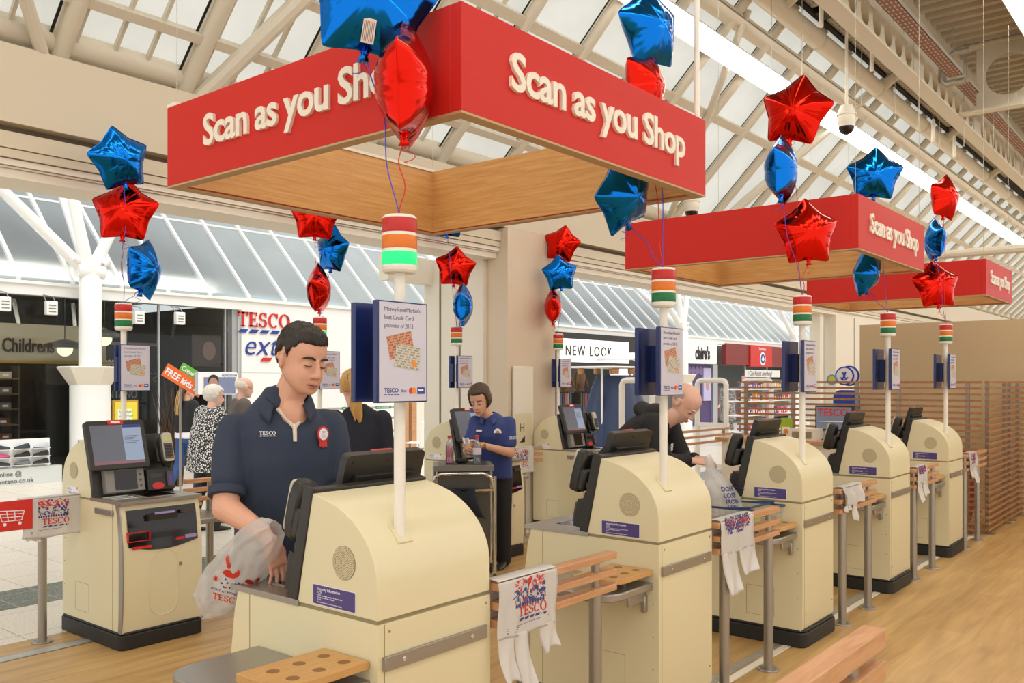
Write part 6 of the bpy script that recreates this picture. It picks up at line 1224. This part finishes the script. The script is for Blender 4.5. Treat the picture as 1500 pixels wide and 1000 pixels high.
for i in range(22): x, y = r.uniform(-.03, .07), r.uniform(-.045, -.005); p.poly(pblue if i % 4 else pred, [(x, y), (x + .012, y + .004), (x + .002, y + .010)], .001, A @ fm)
p.text(pblue, 'ROAST AT HOME', .013, A @ fm @ Matrix.Translation((-.06, -.060, 0)), .001, bold=.02); serif(p, pred, 'TESCO', .026, A @ fm @ Matrix.Translation((-.05, -.096, 0)), .001)
onto(p, hb)
# bag and basket of the bending man
rb2 = loft_bag('carrier_bag', 'filled white bag with blue lettering hanging from the bending man hands', thin, [(P(1037, 668, 5.75), .02, .02, 0), (P(1041, 690, 5.70), .045, .035, 0), (P(1050, 712, 5.64), .085, .075, 0), (P(1058, 735, 5.60), .115, .10, 0), (P(1062, 755, 5.58), .12, .10, 0), (P(1063, 768, 5.57), .10, .08, 0)], .05, 6)
p = MB(); A = Matrix.Translation(P(1068, 730, 5.4)) @ Matrix.Rotation(YAW - PI / 2, 4, 'Z') @ F_mY((0, 0, 0))
for i, s_ in enumerate(("DON'T", 'LOSE', 'IRON', 'LESS')): p.text(pblue, s_, .036, A @ Matrix.Translation((-.02 + i * .010, .03 - i * .036, 0)), .001, bold=.03)
onto(p, rb2)
wire = mat('basket_wire', '#b9bcbf', .3, .8); bh = mat('handle_blue', '#28406e', .4)
t = thing('wire_basket', 'wire shopping basket with blue rim on the third checkout shelf', 'basket', (5.08, 2.36, .702)); b = MB()
for k in range(5):
    f = k / 4; hx, hy = .14 + .02 * f, .20 + .03 * f; z = .006 + .15 * f; b.tube(wire, [(-hx, -hy, z), (hx, -hy, z), (hx, hy, z), (-hx, hy, z), (-hx, -hy, z)], .0025, 5)
for i in range(13):
    q = -1 + i / 6; b.tube(wire, [(-.16, q * .23, .156), (-.14, q * .2, .006), (.14, q * .2, .006), (.16, q * .23, .156)], .002, 5)
for i in range(8):
    q = -1 + i / 3.5; b.tube(wire, [(q * .16, -.23, .156), (q * .14, -.2, .006), (q * .14, .2, .006), (q * .16, .23, .156)], .002, 5)
b.build('wire_body', t); b = MB(); b.tube(bh, [(-.165, -.235, .16), (.165, -.235, .16), (.165, .235, .16), (-.165, .235, .16), (-.165, -.235, .16)], .007, 8); b.build('rim', t)
b = MB(); b.tube(bh, [(-.165, 0, .16), (-.17, -.16, .175), (.17, -.16, .175), (.165, 0, .16)], .007, 8); b.build('handle', t)
b = MB(); b.ell(mat('pack_green', '#9aa84a', .5), (0, 0, .0), (.07, .09, .045), 14, 8); o = b.build('shopping_pack'); o.location = (5.10, 2.28, .755); tag(o, 'green pack of shopping lying in the wire basket', 'packet')
# service trolley
c0 = atd(680, 700, 7.25)
t = thing('service_trolley', 'grey service trolley cabinet with chrome handle in front of the woman', 'trolley', (c0.x, c0.y, 0), facing(6)); gt = mat('trolley_grey', '#5b5852', .4, .3); gtop = mat('trolley_top', '#77736b', .45)
MB().box(gt, -.22, .2, -.14, .22, .12, .90).build('cabinet', t, bev=.01); b = MB(); b.box(gtop, -.25, .23, -.17, .25, .90, .945); b.box(blk2, -.21, .19, -.13, .21, .945, .947); b.build('tray_top', t, bev=.006)
MB().tube(chrome, [(-.25, -.14, .70), (-.255, -.20, .735), (-.255, -.21, .80), (-.24, -.22, .86), (-.20, -.23, .885), (.14, -.23, .885), (.20, -.22, .86), (.215, -.21, .80), (.22, -.20, .755), (.02, -.21, .75)], .013, 10).build('handle', t); MB().tube(chrome, [(-.24, -.2, .755), (-.16, -.21, .75)], .013, 10).build('handle', t)
for x, y in ((.235, -.16), (-.24, -.16), (.235, .24), (-.24, .24)): MB().tube(chrome, [(x, y, .09), (x, y, .90 if y > 0 else .86)], .016, 12).build('post', t); b = MB(); b.lathe(blk, [(.04, -.014), (.045, 0), (.04, .014)], 16, Matrix.Translation((x, y, .045)) @ Matrix.Rotation(PI / 2, 4, 'Y')); b.box(chrome, x - .02, x + .02, y - .02, y + .02, .06, .10); b.build('caster', t)
T = Matrix.Translation(t.location) @ Matrix.Rotation(t.rotation_euler.z, 4, 'Z')
def bottle(x, y, m, lm, h, label):
    o = thing('drink_bottle', label, 'bottle', T @ Vector((x, y, .947))); b = MB(); b.lathe(m, [(.028, 0), (.034, .008), (.034, .05), (.031, .06), (.034, .07), (.034, h * .55), (.032, h * .66), (.016, h * .84), (.0135, h * .90)], 20); b.build('body', o); b = MB()
    if lm: b.lathe(lm, [(.0345, .03), (.0352, .035), (.0352, h * .52), (.0345, h * .53)], 20, caps=False); b.build('label_wrap', o)
    b = MB(); b.lathe(redm, [(.017, h * .89), (.017, h * .99), (.014, h)], 16); b.build('cap', o); return o
clear = glassy('clear_plastic', '#dfe6ea', .18, .08); pinkd = mat('pink_drink', '#c95a72', .15, spec=.6)
bottle(-.12, -.02, clear, None, .23, 'plastic bottle filled with pink drink and red cap on the trolley').name = 'drink_bottle'
MB().lathe(pinkd, [(.026, .004), (.031, .01), (.031, .15), (.028, .155)], 18).build('drink', bpy.data.objects['drink_bottle'])
b2 = bottle(.10, -.08, clear, None, .235, 'clear water bottle with red cap on the trolley'); MB().lathe(mat('label_pale', '#d9cfd6', .4), [(.0345, .08), (.0352, .085), (.0352, .13), (.0345, .135)], 18, caps=False).build('label_wrap', b2)
b = MB(); b.ell(hood, (0, 0, .02), (.06, .045, .025), 14, 8); o = b.build('cloth_bundle'); o.location = T @ Vector((-.02, .03, .947)); tag(o, 'small dark bundle between the two bottles on the trolley', 'cloth')
jk = MB(); jk.grid(navyf, lambda u, v: (-.17 + .24 * u + .10 * v * v, -.235 - .03 * math.sin(u * 7 + v * 3) - .035 * math.sin(PI * v), .765 - (.10 + .16 * u) * v * 1.0 + .01 * math.sin(u * 9)), 20, 14); jk.grid(navyf, lambda u, v: (-.17 + .24 * u, -.235 + .05 * v, .765 + .012 * math.sin(PI * v) - .03 * v), 20, 5)
o = jk.build('folded_jacket', solid=.02); o.location = t.location; o.rotation_euler = t.rotation_euler; tag(o, 'navy jacket hung over the chrome handle of the trolley', 'jacket')
